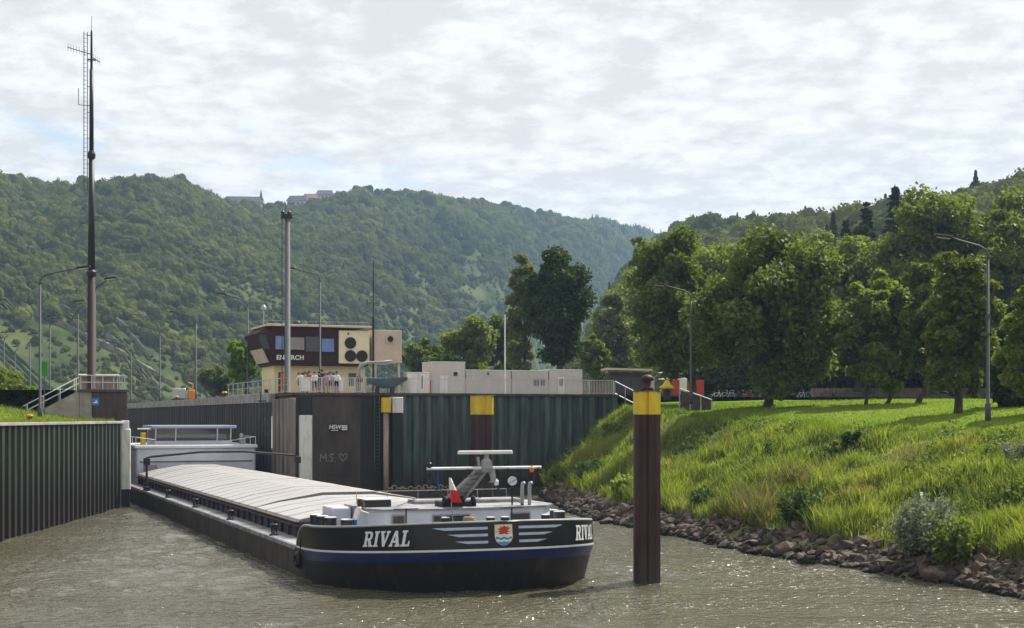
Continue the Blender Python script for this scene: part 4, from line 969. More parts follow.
for x in (-3.1,3.1): MB().tube([(x,75.4,4.62),(x,75.5,5.66)], 0.06, 4).build('window_post', 'white_paint', ww)
MB().box((-3.0,75.3,4.63),(3.0,75.35,5.64)).build('rear_wall', 'house_white', ww)
MB().bevbox((-3.5,70.1,5.66),(3.5,75.9,5.90),0.06).build('wheelhouse_roof', 'roof_blue', ww)
sr = MB()
for s in (-1,1):
    for k in range(4): sr.tube([(s*4.9,69.1+k*2.2,4.3),(s*4.9,69.1+k*2.2,4.95)], 0.03, 5)
    sr.tube([(s*4.9,69.1,4.95),(s*4.9,76,4.95)], 0.03, 5); sr.tube([(s*4.9,69.1,4.95),(s*3.4,69.1,4.75)], 0.03, 5)
sr.build('aft_railing', 'white_paint', barge)
MB().tube([(-3.5,70.4,5.62),(-4.6,70.4,5.62)], 0.06, 5).build('roof_bracket', 'white_paint', ww)
for s, m_ in ((-1,'yellow'),(1,'galv')): MB().bevbox((s*4.1-0.2,70.6,4.30),(s*4.1+0.2,71.0,5.3 if s < 0 else 4.85),0.05).build('navigation_light_box', m_, barge)
an = MB(); an.lathe([(0.16,0),(0.20,0.2),(0.1,0.36)], 8, (4.0,70.5,4.86)); an.tube([(2.9,70.3,4.6),(4.2,70.3,4.75)], 0.04, 5); an.build('horn', 'galv', barge)

# ------------------------------------------------------------------ riprap at the foot of the bank
import bmesh
def rock_mesh(k):
    bm = bmesh.new(); bmesh.ops.create_icosphere(bm, subdivisions=1, radius=1.0)
    r_ = np.random.default_rng(100+k)
    ax = r_.uniform(0.55, 1.15, 3)
    for v in bm.verts:
        d = v.co.copy(); f = 1+r_.uniform(-0.28, 0.28)
        v.co = Vector((d.x*ax[0]*f, d.y*ax[1]*f, d.z*ax[2]*0.72*f))
    for j in range(3):
        nrm = Vector(r_.normal(size=3)).normalized()
        for v in bm.verts:
            dd = v.co.dot(nrm)
            if dd > 0.55: v.co -= nrm*(dd-0.55)
    me = bpy.data.meshes.new('stone'); bm.to_mesh(me); bm.free(); me.materials.append(MATS[['stone_a','stone_b','stone_c'][k % 3 if k % 5 else 0]]); me.update(); return me
rocks = [rock_mesh(k) for k in range(12)]
rk = []
NR = 2900
ii = rng.uniform(18, NS-1, NR)
wid = 0.115+0.05*vnoise(ii*0.25, ii*0, 3)+0.03*vnoise(ii*0.9, ii*0, 4)
bb = rng.uniform(-0.035, 1, NR)**1.0*wid
pp = bank_pt(ii, bb)
for j in range(NR):
    s = float(np.clip(rng.lognormal(-1.42, 0.34), 0.13, 0.55))
    rk.append((s/pp[j,1], s, pp[j], int(rng.integers(12)), rng.uniform(0, 6.28), rng.uniform(-0.5, 0.5), rng.uniform(-0.5, 0.5), rng.uniform(0.75, 1.5)))
vis = [r for r in rk if r[2][1] > 45 and 505 < CX+F_PX*r[2][0]/r[2][1] < 1030]
vis.sort(key=lambda r: -r[0]); big = vis[:300]; bigid = set(id(r) for r in big)
for _, s, p, k, a, t1, t2, st_ in big:
    inst('stone', rocks[k], bank, (p[0], p[1], p[2]+s*0.22), (t1, t2, a), (s*st_, s, s))
RV, RT, RM = [], [], []; off = 0
rv = [np.array([v.co for v in m.vertices]) for m in rocks]; rt = [np.array([tuple(f.vertices) for f in m.polygons]) for m in rocks]
for r in rk:
    if id(r) in bigid: continue
    _, s, p, k, a, t1, t2, st_ = r
    M = np.array(Matrix.Rotation(a, 3, 'Z') @ Matrix.Rotation(t1, 3, 'X') @ Matrix.Rotation(t2, 3, 'Y'))
    RV.append((rv[k]*[s*st_, s, s]) @ M.T+[p[0], p[1], p[2]+s*0.22]); RT.append(rt[k]+off); off += len(rv[k]); RM.append(np.full(len(rt[k]), [0,1,2][k % 3 if k % 5 else 0]))
o = link('smaller_stones', npmesh('smaller_stones', np.concatenate(RV), tris=np.concatenate(RT), mats=['stone_a','stone_b','stone_c'], matidx=np.concatenate(RM)), bank, 'stuff')

# ------------------------------------------------------------------ tall grass and weeds on the slope (beyond counting)
def blades(base, h, w, lean, matidx, mats, name, label):
    n_ = len(base); az = rng.uniform(0, 2*math.pi, n_)
    dx, dy = np.cos(az), np.sin(az)
    ld = rng.normal(size=(n_, 2))*lean[:,None]*h[:,None]
    mid = base+np.c_[ld*0.35, h*0.6]; tip = base+np.c_[ld, h]
    sx = np.c_[dx*w, dy*w, np.zeros(n_)]
    v = np.stack([base-sx, base+sx, mid+sx*0.7, mid-sx*0.7, tip+sx*0.12, tip-sx*0.12], 1).reshape(-1, 3)
    i6 = np.arange(n_)*6
    q = np.stack([np.stack([i6, i6+1, i6+2, i6+3], -1), np.stack([i6+3, i6+2, i6+4, i6+5], -1)], 1).reshape(-1, 4)
    return tag(link(name, npmesh(name, v, quads=q, mats=mats, matidx=np.repeat(matidx, 2)), kind='stuff'), label, 'grass')
NB = 270000
cw = np.clip(70.0/np.interp(np.arange(NS), range(NS), T_[:,1]), 0.3, 3.0); cw[:22] *= 0.15
ii = rng.choice(NS-1, NB, p=cw[:-1]/cw[:-1].sum())+rng.uniform(size=NB)
bb = 0.115+0.05*vnoise(ii*0.25, ii*0, 3)*rng.uniform(0.3, 1, NB)+rng.uniform(0, 0.90, NB)**1.08
p = bank_pt(ii, bb)
wx, wy = p[:,0], p[:,1]
clump = fbm(wx*0.55, wy*0.55, 41, 4); patchn = fbm(wx*0.16, wy*0.16, 61, 4)
keep = rng.uniform(size=NB) < np.clip((clump-0.26)*4.0, 0.25, 1)
p, bb, clump, patchn, ii = p[keep], bb[keep], clump[keep], patchn[keep], ii[keep]
n_ = len(p)
h = (0.22+0.62*np.clip((clump-0.30)*2.6, 0, 1)**1.3)*rng.uniform(0.6, 1.5, n_)*np.clip(1.45-bb*0.75, 0.4, 1.4)
h = np.where(bb > 0.93, h*0.45, h)
mi = np.zeros(n_, int)
u_ = rng.uniform(size=n_)
mi = np.where(u_ < np.clip((0.50-patchn)*3.6, 0.06, 0.85), 1, mi)
mi = np.where((rng.uniform(size=n_) < np.clip((fbm(p[:,0]*0.3+9, p[:,1]*0.3, 91, 3)-0.50)*3.0, 0.03, 0.6)), 2, mi)
mi = np.where((bb > 0.86) & (rng.uniform(size=n_) < 0.75), 3, mi)
blades(p, h, rng.uniform(0.016, 0.034, n_), np.full(n_, 0.32), mi, ['blade_mix', 'blade_dark', 'blade_straw', 'blade_lawn'], 'bank_grass', 'tall grass and weeds growing on the sloping river bank')
# broad-leaved weeds between the grasses
NW = 60000
ii = rng.choice(NS-1, NW, p=cw[:-1]/cw[:-1].sum())+rng.uniform(size=NW); bb = 0.15+rng.uniform(0, 0.78, NW)
p = bank_pt(ii, bb); cl = fbm(p[:,0]*0.8+30, p[:,1]*0.8, 141, 3); k_ = rng.uniform(size=NW) < np.clip((cl-0.45)*7, 0, 1)
p = p[k_]; cl = cl[k_]; p[:,2] += rng.uniform(0.05, 1, len(p))*np.clip((cl-0.40)*4.0, 0.15, 1.0)
v, q = leaf_quads(p, rng.uniform(0.07, 0.16, len(p)), nrm_bias=np.array([0,0,1.0]))
tag(link('bank_weeds', npmesh('bank_weeds', v, quads=q, mats=['leaf_weed','leaf_weed_dark'], matidx=(rng.uniform(size=len(p)) < 0.55).astype(int)), kind='stuff'), 'low broad-leaved weeds scattered over the river bank', 'weeds')
# mown grass of the lawn
NLW = 60000
ii = rng.uniform(20, NS-1, NLW); bb = rng.uniform(0, 1, NLW)**2.2*0.7
p = lawn_pt(ii, bb); k_ = (p[:,1] > 50) & (p[:,1] < 128); p = p[k_]; n_ = len(p)
blades(p, rng.uniform(0.05, 0.13, n_), rng.uniform(0.02, 0.04, n_), np.full(n_, 0.5), np.zeros(n_, int), ['blade_lawn'], 'lawn_grass', 'short mown grass of the lawn above the bank')
# grass on the left terrace
NLG = 30000
a_ = rng.uniform(size=NLG)*0.62+0.38; yy = -20+a_*125; xx = lw0.x+(lw0.y-yy)*(lw1.x-lw0.x)/(lw0.y-lw1.y)-0.35-rng.uniform(0, 1, NLG)**1.6*14
p = np.c_[xx, yy, left_z(xx, yy)]; cl = fbm(xx*0.5, yy*0.5, 17, 3)
blades(p, rng.uniform(0.12, 0.30, NLG)*(0.6+np.clip((cl-0.4)*3, 0, 1.4)), rng.uniform(0.015, 0.03, NLG), np.full(NLG, 0.4), (rng.uniform(size=NLG) < 0.15).astype(int)*2, ['blade_lawn', 'blade_mix', 'blade_straw'], 'terrace_grass', 'grass growing behind the left entrance wall')

# ------------------------------------------------------------------ shrubs
def shrub(base, w, h, m, label, n_=1400, leaf=0.12, spiky=False, cat='shrub', name='shrub', group=None, stemm='bark'):
    t = thing(name, label, cat, base, 0, group)
    if spiky:                                          # upright stems with narrow leaves
        ns = max(12, int(n_/45)); C = []; sm = MB()
        for k in range(ns):
            a, r_ = rng.uniform(0, 6.28), math.sqrt(rng.uniform())*w*0.32; hh = h*rng.uniform(0.6, 1.0)*(1-0.4*(r_/(w*0.32))**2)
            b0 = np.array([r_*math.cos(a), r_*math.sin(a), 0]); b1 = b0*1.55+[rng.normal()*0.1, rng.normal()*0.1, hh]
            sm.tube([b0, b1], [0.012, 0.004], 3, cap=False)
            f = rng.uniform(0.15, 1.0, 45)[:,None]; C.append(b0*(1-f)+b1*f+rng.normal(size=(45,3))*0.07)
        C = np.concatenate(C); v, q = leaf_quads(C, rng.uniform(0.7, 1.3, len(C))*leaf, aspect=2.2)
        sm.build('stems', stemm, t)
    else:
        C = []
        for k in range(max(6, int(w*h*5))):
            d = rng.normal(size=3); d /= np.linalg.norm(d); c = np.array([d[0]*w*0.36, d[1]*w*0.36, h*0.45+d[2]*h*0.36]); r_ = rng.uniform(0.15, 0.27)*min(w, h)
            g_ = rng.normal(size=(max(30, int(n_/max(6, int(w*h*5)))), 3)); g_ /= np.linalg.norm(g_, axis=1, keepdims=True); C.append(c+g_*r_*rng.uniform(0.6, 1.1, (len(g_),1)))
        C = np.concatenate(C); C[:,2] = np.maximum(C[:,2], 0.03); v, q = leaf_quads(C, rng.uniform(0.7, 1.3, len(C))*leaf, nrm_bias=np.array([0,0,0.6]))
        sm = MB()
        for k in range(5):
            a = rng.uniform(0, 6.28); sm.tube([(0,0,-0.1), (math.cos(a)*w*0.12, math.sin(a)*w*0.12, h*0.4), (math.cos(a)*w*0.3, math.sin(a)*w*0.3, h*0.75)], [0.05, 0.035, 0.01], 5)
        sm.build('stems', stemm, t)
    link('foliage', npmesh('foliage', v, quads=q, mats=[m]), t)
    return t
def on_bank(px, py):                                   # the point of the slope seen at a pixel
    best, bp_ = 1e9, None
    I_, B_ = np.meshgrid(np.linspace(10, NS-1, 260), np.linspace(0.08, 1, 90), indexing='ij'); q = bank_pt(I_, B_)
    d = (CX+F_PX*q[...,0]/q[...,1]-px)**2+(HY-F_PX*(q[...,2]-EYE)/q[...,1]-py)**2; k = np.unravel_index(np.argmin(d), d.shape); return tuple(q[k]-[0,0,0.05])
shrub(on_bank(928,553), 2.9, 2.9, 'leaf_silver', 'tall silvery-leaved shrub at the water end of the right bank', 4200, 0.10, True)
shrub(on_bank(952,562), 2.2, 2.3, 'leaf_weed', 'bright green willow shoots just right of the silvery shrub', 2400, 0.11, True)
shrub(on_bank(801,522), 2.6, 1.9, 'leaf_weed_dark', 'dark green rush clump above the stones, centre of the right bank', 3200, 0.10, True)
shrub(on_bank(706,508), 1.9, 1.3, 'leaf_weed_dark', 'low dark green clump behind the brown mooring pile', 1800, 0.10, True)
shrub(on_bank(560,487), 3.6, 2.0, 'leaf_weed', 'grey-green bush at the stones beside the barge bow', 2600, 0.12)
shrub(on_bank(592,485), 2.4, 2.0, 'leaf_weed_dark', 'dark leafy bush right of the one beside the barge bow', 2200, 0.12)
shrub(on_bank(623,497), 2.0, 1.7, 'blade_mix', 'yellow-green reed clump left of the brown mooring pile', 1800, 0.12, True)
shrub(on_bank(566,452), 2.0, 1.5, 'leaf_silver', 'pale flowering bush against the blue-green sheet piles', 1400, 0.10)
shrub(on_bank(612,440), 2.2, 1.6, 'leaf_weed', 'leafy bush high on the slope by the end of the pile wall', 1600, 0.11)
shrub(on_bank(860,446), 2.4, 0.9, 'leaf_weed_dark', 'low dark bush in the grassy gully below the lawn', 1400, 0.10)
shrub(on_bank(838,455), 2.0, 0.9, 'leaf_weed', 'low mid-green bush lower down the grassy gully', 1200, 0.10)
shrub(on_bank(770,456), 2.2, 1.0, 'leaf_weed_dark', 'low dark bush left of the grassy gully', 1200, 0.10)
shrub(on_bank(1016,466), 1.5, 1.5, 'leaf_silver', 'pale grey shrub at the right edge of the slope', 1300, 0.09, True)
shrub(on_bank(700,455), 2.0, 0.9, 'leaf_pale', 'low greyish bush just right of the mooring pile', 1100, 0.10)

# ------------------------------------------------------------------ trees
def tree(name, label, px0, px1, ytop, ybot, Y, base_px, base_y, m, trunk_r=0.3, n_=12000, leaf=0.30, group=None, lumps=26, lean=0.0, depth=None, shape='round', bark='bark', squash=1.0):
    bx, bz = Xat(base_px, Y), ground_z(Xat(base_px, Y), Y) if base_y is None else EYE-(base_y-HY)/F_PX*Y
    t = thing(name, label, 'tree', (bx, Y, bz), 0, group)
    x0, x1 = Xat(px0, Y)-bx, Xat(px1, Y)-bx; zt_ = EYE-(ytop-HY)/F_PX*Y-bz; zb = EYE-(ybot-HY)/F_PX*Y-bz
    cx, cz = (x0+x1)/2, (zt_+zb)/2; rx, rz = (x1-x0)/2, (zt_-zb)/2; ry = depth or rx*0.9
    C = []; N = []; n_ = int(n_*1.5); leaf = leaf*0.76
    cl = []
    for k in range(int(lumps*2.2)):
        d = rng.normal(size=3); d /= np.linalg.norm(d); r_ = rng.uniform(0.12, 0.93)**0.6
        if shape == 'tall':
            zz_ = rng.uniform(-0.97, 0.95); wd = math.sqrt(max(0.03, 1-abs(zz_)**2.4))*(0.72 if zz_ > 0.5 else 1.0); a = rng.uniform(0, 6.28); q = math.sqrt(rng.uniform(0, 0.8))*wd
            c = np.array([cx+math.cos(a)*q*rx, math.sin(a)*q*ry, cz+zz_*rz*0.93]); rr = rng.uniform(0.26, 0.42)*rx*(0.75 if zz_ > 0.6 else 1.0)
        else:
            c = np.array([cx+d[0]*rx*r_*0.88, d[1]*ry*r_*0.88, cz+d[2]*rz*r_*0.88]); rr = rng.uniform(0.13, 0.29)*min(rx, rz)
        cl.append((c, rr))
    tot = sum(r*r for _, r in cl)
    for c, rr in cl:
        k = int(n_*rr*rr/tot); g_ = rng.normal(size=(k, 3)); g_ /= np.linalg.norm(g_, axis=1, keepdims=True)
        rad = rng.uniform(0.15, 1.12, (k,1))**0.5*(1+0.22*np.sin(g_[:,:1]*7+c[0]*3)*np.sin(g_[:,1:2]*6+c[2]))
        C.append(c+g_*rr*rad*np.array([1.08,1.08,0.82*squash])); N.append(g_)
    C = np.concatenate(C); N = np.concatenate(N)
    # stray sprigs round the outline
    v, q = leaf_quads(C, rng.uniform(0.6, 1.35, len(C))*leaf, nrm_bias=N*0.5+np.array([0,0,0.7]))
    link('crown', npmesh('crown', v, quads=q, mats=[m]), t)
    tm = MB(); top = np.array([cx*0.7+lean*0.3, 0, cz])
    tm.tube([(0,0,-0.2),(lean*0.15,0,zb*0.5),(cx*0.3+lean*0.3,0,max(zb, 0.5)),tuple(top)], [trunk_r*1.35, trunk_r, trunk_r*0.85, trunk_r*0.3], 9)
    for c, rr in cl[:14]:
        s = np.array([cx*0.3+lean*0.3, 0, max(zb, 0.5)])*(1-(f := rng.uniform(0.0, 0.6)))+top*f; md = (s+c)/2+[0,0,-0.3]
        tm.tube([s, md, c], [trunk_r*0.38, trunk_r*0.24, 0.03], 5)
    tm.build('trunk', bark, t, smooth=True)
    return t
def conifer(label, px, ytop, Y, w, h, n_=5000, name='conifer'):
    z0 = EYE-(ytop-HY)/F_PX*Y-h; t = thing(name, label, 'tree', (Xat(px, Y), Y, z0), 0, 'dark conifers behind the lawn trees')
    C = []; tm = MB(); tm.tube([(0,0,-0.5),(0,0,h*0.5),(0,0,h)], [0.4, 0.24, 0.03], 7)
    for k in range(54):
        f = (k+rng.uniform())/54; z = h*(0.04+0.95*f); ln = w/2*(1-f)**0.95*rng.uniform(0.6, 1.15)+0.12
        for j in range(8):
            a = rng.uniform(0, 6.28); e = np.array([math.cos(a)*ln, math.sin(a)*ln, -ln*0.22])
            q = rng.uniform(0.1, 1, 26)[:,None]; C.append(np.array([0,0,z])+e*q+rng.normal(size=(26,3))*np.array([0.14,0.14,0.09]))
    C = np.concatenate(C); v, q = leaf_quads(C, rng.uniform(0.16, 0.34, len(C)), nrm_bias=np.array([0,0,0.8]), aspect=2.0)
    link('crown', npmesh('crown', v, quads=q, mats=['needle']), t); tm.build('trunk', 'bark', t); return t
LT = 'broad trees on the lawn'
tree('lawn_tree', 'big dark oak on the lawn, second trunk from the lamp post', 688, 856, 220, 406, 108, 768, None, 'leaf_oak', 0.42, 26000, 0.34, LT, 44, depth=5.2)
tree('lawn_tree', 'big oak behind the lamp post with its trunk beside the red panels', 618, 742, 224, 398, 122, 700, None, 'leaf_oak', 0.42, 22000, 0.34, LT, 38, depth=4.8)
tree('lawn_tree', 'small lawn tree, leftmost of three slim trunks', 834, 902, 262, 404, 104, 866, None, 'leaf_light', 0.15, 8000, 0.30, LT, 22)
tree('lawn_tree', 'small lawn tree, middle of three slim trunks', 860, 934, 252, 402, 106, 888, None, 'leaf_light', 0.17, 9000, 0.30, LT, 22)
tree('lawn_tree', 'small leaning lawn tree, rightmost of three slim trunks', 886, 960, 255, 392, 103, 917, None, 'leaf_oak', 0.20, 9000, 0.30, LT, 22, lean=1.6)
tree('lawn_tree', 'dense yellowish tree with foliage to the ground behind the right lamp post', 918, 1002, 236, 418, 88, 958, None, 'leaf_yellow', 0.30, 20000, 0.26, LT, 44)
tree('lawn_tree', 'pale green tree cut by the right edge of the picture', 994, 1070, 268, 412, 80, 1040, None, 'leaf_light', 0.28, 12000, 0.26, LT, 30)
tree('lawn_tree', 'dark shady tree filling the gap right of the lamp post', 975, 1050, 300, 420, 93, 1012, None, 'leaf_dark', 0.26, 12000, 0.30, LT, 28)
BT = 'tall trees behind the lawn'
tree('background_tree', 'huge oak rising behind the right lamp post', 868, 1020, 166, 386, 142, 946, 392, 'leaf_oak', 0.5, 26000, 0.42, BT, 46)
tree('background_tree', 'tall oak at the right edge reaching highest into the sky', 940, 1095, 154, 390, 150, 1015, 392, 'leaf_oak', 0.5, 24000, 0.42, BT, 44)
tree('background_tree', 'green oak between the two big lawn oaks and the small trees', 812, 910, 228, 390, 150, 858, 390, 'leaf_light', 0.4, 15000, 0.40, BT, 34)
tree('background_tree', 'broad oak top showing above the gap between lawn oaks', 652, 775, 224, 387, 160, 715, 388, 'leaf_light', 0.45, 16000, 0.42, BT, 36)
tree('background_tree', 'oak behind the darkest lawn oak, right half', 760, 856, 222, 390, 165, 805, 388, 'leaf_oak', 0.4, 15000, 0.42, BT, 34)
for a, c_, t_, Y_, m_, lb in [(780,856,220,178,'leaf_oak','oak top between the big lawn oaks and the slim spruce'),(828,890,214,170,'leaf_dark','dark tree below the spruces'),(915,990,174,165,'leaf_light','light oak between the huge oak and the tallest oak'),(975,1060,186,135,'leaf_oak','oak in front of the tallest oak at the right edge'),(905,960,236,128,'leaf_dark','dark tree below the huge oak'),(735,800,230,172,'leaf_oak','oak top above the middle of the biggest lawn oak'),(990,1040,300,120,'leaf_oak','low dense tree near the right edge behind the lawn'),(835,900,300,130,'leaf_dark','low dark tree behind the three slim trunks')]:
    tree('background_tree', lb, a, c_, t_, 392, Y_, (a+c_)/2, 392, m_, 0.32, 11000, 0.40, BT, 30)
conifer('tallest dark spruce standing above the oaks at right', 895, 184, 190, 15, 26)
conifer('dark spruce left of the tallest one', 866, 202, 185, 14, 24)
conifer('slim spruce furthest left behind the lawn oaks', 846, 220, 200, 13, 24)
CT_ = 'trees behind the containers'
tree('tall_tree', 'dark round tree with bare lower trunk behind the white containers', 527, 590, 244, 364, 150, 560, 384, 'leaf_dark', 0.36, 15000, 0.36, CT_, 34, shape='tall')
tree('tall_tree', 'slender pale birch left of the dark round tree', 504, 542, 250, 374, 160, 526, 384, 'leaf_pale', 0.22, 7000, 0.34, CT_, 26, shape='tall')
for k, (a, c_, t_, Y_, m_, lb) in enumerate([(400,452,336,190,'leaf_oak','low leafy tree beside the beige block of the control house'),(440,500,316,185,'leaf_light','green tree left of the flagpole behind the containers'),(478,528,304,195,'leaf_oak','taller green tree right of the flagpole behind the containers'),
        (418,470,350,180,'leaf_dark','low dark tree behind the white cabin'),(586,640,292,185,'leaf_pale','pale willow between the dark round tree and the shelter'),(600,668,262,205,'leaf_light','tall light green tree behind the shelter'),(578,612,330,175,'leaf_light','small bright tree left of the shelter'),(624,652,230,215,'leaf_pale','thin pale poplar top above the shelter')]):
    tree('tall_tree', lb, a, c_, t_, 388, Y_, (a+c_)/2, 388, m_, 0.25, 8000, 0.40, CT_, 26, shape='tall' if k in (4, 5, 7) else 'round')
tree('bright_tree', 'bright green young tree left of the control house', 226, 266, 324, 392, 150, 246, 396, 'leaf_bright', 0.18, 7000, 0.32, None, 26)
tree('grey_tree', 'rounded grey-green willow left of the bright young tree', 194, 232, 362, 396, 215, 214, 400, 'leaf_pale', 0.2, 4500, 0.38, None, 20)
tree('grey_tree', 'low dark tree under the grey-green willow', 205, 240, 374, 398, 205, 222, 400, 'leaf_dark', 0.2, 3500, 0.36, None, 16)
for k, (px, py, w, h, m_, lb) in enumerate([(12,402,4.5,2.2,'leaf_yellow','yellow-green bush at the left edge behind the lamp post'),(33,404,3.4,2.0,'leaf_bright','bright bush behind the stair railing'),(2,392,3.5,2.6,'leaf_weed','leafy bush touching the left edge of the picture')]):
    Y_ = 108+k; shrub((Xat(px, Y_), Y_, EYE-(py+8-HY)/F_PX*Y_), w, h, m_, lb, 3000, 0.18)

for px, w, h, lb in [(716,9,4.2,'dark hedge bush behind the first bicycles'),(752,9,4.6,'dark hedge bush behind the middle of the bicycle row'),(790,9,4.4,'dark hedge bush behind the bicycles standing apart'),(838,8,5.0,'tall dark hedge bush behind the picnic tables'),(884,9,5.0,'dark hedge bush behind the slim lawn trunks'),(934,9,5.2,'dark hedge bush behind the yellowish tree'),(985,10,5.4,'dark hedge bush near the right edge behind the lawn')]:
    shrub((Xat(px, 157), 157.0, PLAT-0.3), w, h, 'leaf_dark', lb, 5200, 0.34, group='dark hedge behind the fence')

# ------------------------------------------------------------------ mooring piles
def box_pile(label, base, w, ztop, cap, rz=0.0, hat=True):
    t = thing('mooring_pile', label, 'pile', base, rz, 'steel mooring piles')
    a = w/2; k = w*0.16
    poly = [(-a,-a+k),(-a+k,-a),(-k*0.4,-a),(-k*0.4,-a+0.06),(k*0.2,-a+0.06),(k*0.2,-a),(a-k,-a),(a,-a+k),(a,a-k),(a-k,a),(-a+k,a),(-a,a-k)]
    MB().prism(poly, -3, ztop-cap).build('shaft', 'rust_steel', t)
    MB().prism([(x*1.015, y*1.015) for x, y in poly], ztop-cap+0.003, ztop).build('yellow_band', 'yellow', t)
    for x in (-a*0.52, a*0.10, a*0.62): MB().box((x-0.025,-a*1.015-0.03,-2),(x+0.025,-a*1.0005,ztop-cap)).build('weld_rib', 'rust_steel', t)
    MB().bevbox((-a*1.08,-a*1.08,ztop+0.003),(a*1.08,a*1.08,ztop+0.05),0.05).build('top_plate', 'rust_steel', t)
    if hat: MB().lathe([(0.24,0.0),(0.24,0.12),(0.16,0.15),(0.14,0.36),(0.26,0.40),(0.26,0.52),(0.10,0.62)], 12, (0.02,0,ztop+0.052)).build('bollard', 'rust_steel', t, smooth=True)
    return t
box_pile('tall brown mooring pile with yellow head standing in the river near us', (Xat(648, 56.5), 57.0, 0), 1.02, 7.62, 0.92)
box_pile('brown mooring pile with yellow head against the blue-green pile wall', (Xat(482, 117), 117.0, 0), 1.6, 8.35, 1.55, TH, False)
pg = thing('guide_pile', 'slim pale timber guide pile with yellow head beside the lock pier ladder', 'pile', L(14.5, 63.1, 0), TH)
MB().tube([(0,0,-2),(0,0,7.0)], 0.24, 10).build('shaft', mat('pale_timber', (0.33, 0.25, 0.19), 0.85, c2=(0.16, 0.12, 0.095), scale=2, stretch=(1,1,0.2), coord='World'), pg, smooth=True)
MB().bevbox((-0.36,-0.36,6.98),(0.32,0.3,8.2),0.05).build('yellow_band', 'yellow', pg)
pg = thing('guide_pile', 'black guide pile with white head right of the slim timber pile', 'pile', L(15.42, 63.1, 0), TH)
MB().bevbox((-0.42,-0.38,-2),(0.42,0.38,6.95),0.06).build('shaft', 'black_metal', pg); MB().bevbox((-0.44,-0.40,6.953),(0.44,0.40,8.25),0.06).build('white_band', 'worn_white', pg)
# floating fender timber along the wall foot with mooring rope and weed
ft = thing('floating_fender', 'long dark timber fender floating along the foot of the pile wall', 'fender', L(14.4, 62.3, 0), TH)
MB().bevbox((0,-0.6,-0.2),(13.2,0.45,0.50),0.06).build('timber', 'wood_dark', ft); MB().bevbox((0,-0.62,0.503),(13.2,-0.42,0.62),0.02).build('edge_plank', 'wood_dark', ft)
dbr = MB()
for k in range(16): dbr.torus((0.3+k*0.33+rng.uniform(-.1,.1), 0.0+rng.uniform(-.2,.2), 0.66+rng.uniform(0,.1)), rng.uniform(0.13,0.24), 0.06, 9, 5, 'y' if k % 2 else 'z')
tag(dbr.build('mooring_rope', 'rope', ft), kind='stuff')
MB().bevbox((6.1,-0.3,0.51),(6.35,-0.1,1.6),0.02, M=Matrix.Rotation(0.12, 4, 'Y')).build('wooden_post', 'pale_timber', ft)

# ------------------------------------------------------------------ platform railings
def railing(label, p0, p1, z, h=1.28, panel=2.4, bars=True, m='rail_grey', solid=()):
    p0, p1 = Vector(p0), Vector(p1); d = p1-p0; t = thing('railing', label, 'railing', (p0.x, p0.y, z), math.atan2(d.y, d.x)); n_ = max(1, round(d.length/panel)); s = d.length/n_
    pm = MB().bevbox((-0.04,-0.04,0),(0.04,0.04,h),0.01).mesh('post', m)
    q = MB(); q.box((0.04,-0.025,h-0.06),(s-0.04,0.025,h)); q.box((0.04,-0.02,0.08),(s-0.04,0.02,0.13))
    if bars:
        for k in range(int(s/0.15)): x = 0.1+k*0.15; q.box((x-0.022,-0.012,0.13),(x+0.022,0.012,h-0.06))
    else: q.box((0.04,-0.02,h*0.52),(s-0.04,0.02,h*0.52+0.05))
    qm = q.mesh('infill_panel', m)
    for i in range(n_+1): inst('post', pm, t, (i*s, 0, 0))
    for i in range(n_):
        inst('infill_panel', qm, t, (i*s, 0, 0))
        if i in solid: MB().box((0.06,-0.045,0.14),(s-0.06,-0.03,h-0.07)).build('white_board', 'white_paint', t, loc=(i*s,0,0))
    return t
railing('grey bar railing along the top of the blue-green pile wall', L(17.0, 64.5).xy.to_3d(), L(36.0, 64.5).xy.to_3d(), PLAT)
railing('bar railing with white boards in front of the tourist group', L(7.6, 64.6).xy.to_3d(), L(16.9, 64.6).xy.to_3d(), PLAT, panel=0.95, solid=(0, 3))
railing('low pipe railing along the chamber edge left of the grey mast', L(6.95, 92).xy.to_3d(), L(6.95, 66).xy.to_3d(), PLAT, bars=False, m='galv')
for x, lb in ((36.3,'sloping stair railing at the right end of the pile wall'),):
    t = thing('stair_railing', lb, 'railing', L(x, 64.8, PLAT), TH-0.25); q = MB()
    for k in range(4): q.tube([(k*0.95,0,-k*0.48-0.2),(k*0.95,0,1.2-k*0.48)], 0.04, 6)
    q.tube([(0,0,1.2),(2.85,0,1.2-1.44)], 0.04, 6); q.tube([(0,0,0.1),(2.85,0,0.1-1.44)], 0.05, 6); q.build('rails', 'galv', t)
t = thing('stair_railing', 'grey sloping railing with dark boards below the lamp post', 'railing', (13.2, 112.0, 7.5), -0.35); q = MB()
for k in range(4): q.tube([(k*0.85,0,-0.6-k*0.22),(k*0.85,0,1.35-k*0.30)], 0.045, 6); 
q.tube([(0,0,1.35),(2.55,0,0.45)], 0.045, 6); q.build('rails', 'galv', t)
for k in range(3): MB().add([(k*0.85+0.06,0.05,-0.5-k*0.22),(k*0.85+0.79,0.05,-0.7-k*0.22),(k*0.85+0.79,0.05,0.98-k*0.30),(k*0.85+0.06,0.05,1.2-k*0.30)],[(0,1,2,3)]).build('board', 'wood_dark', t)

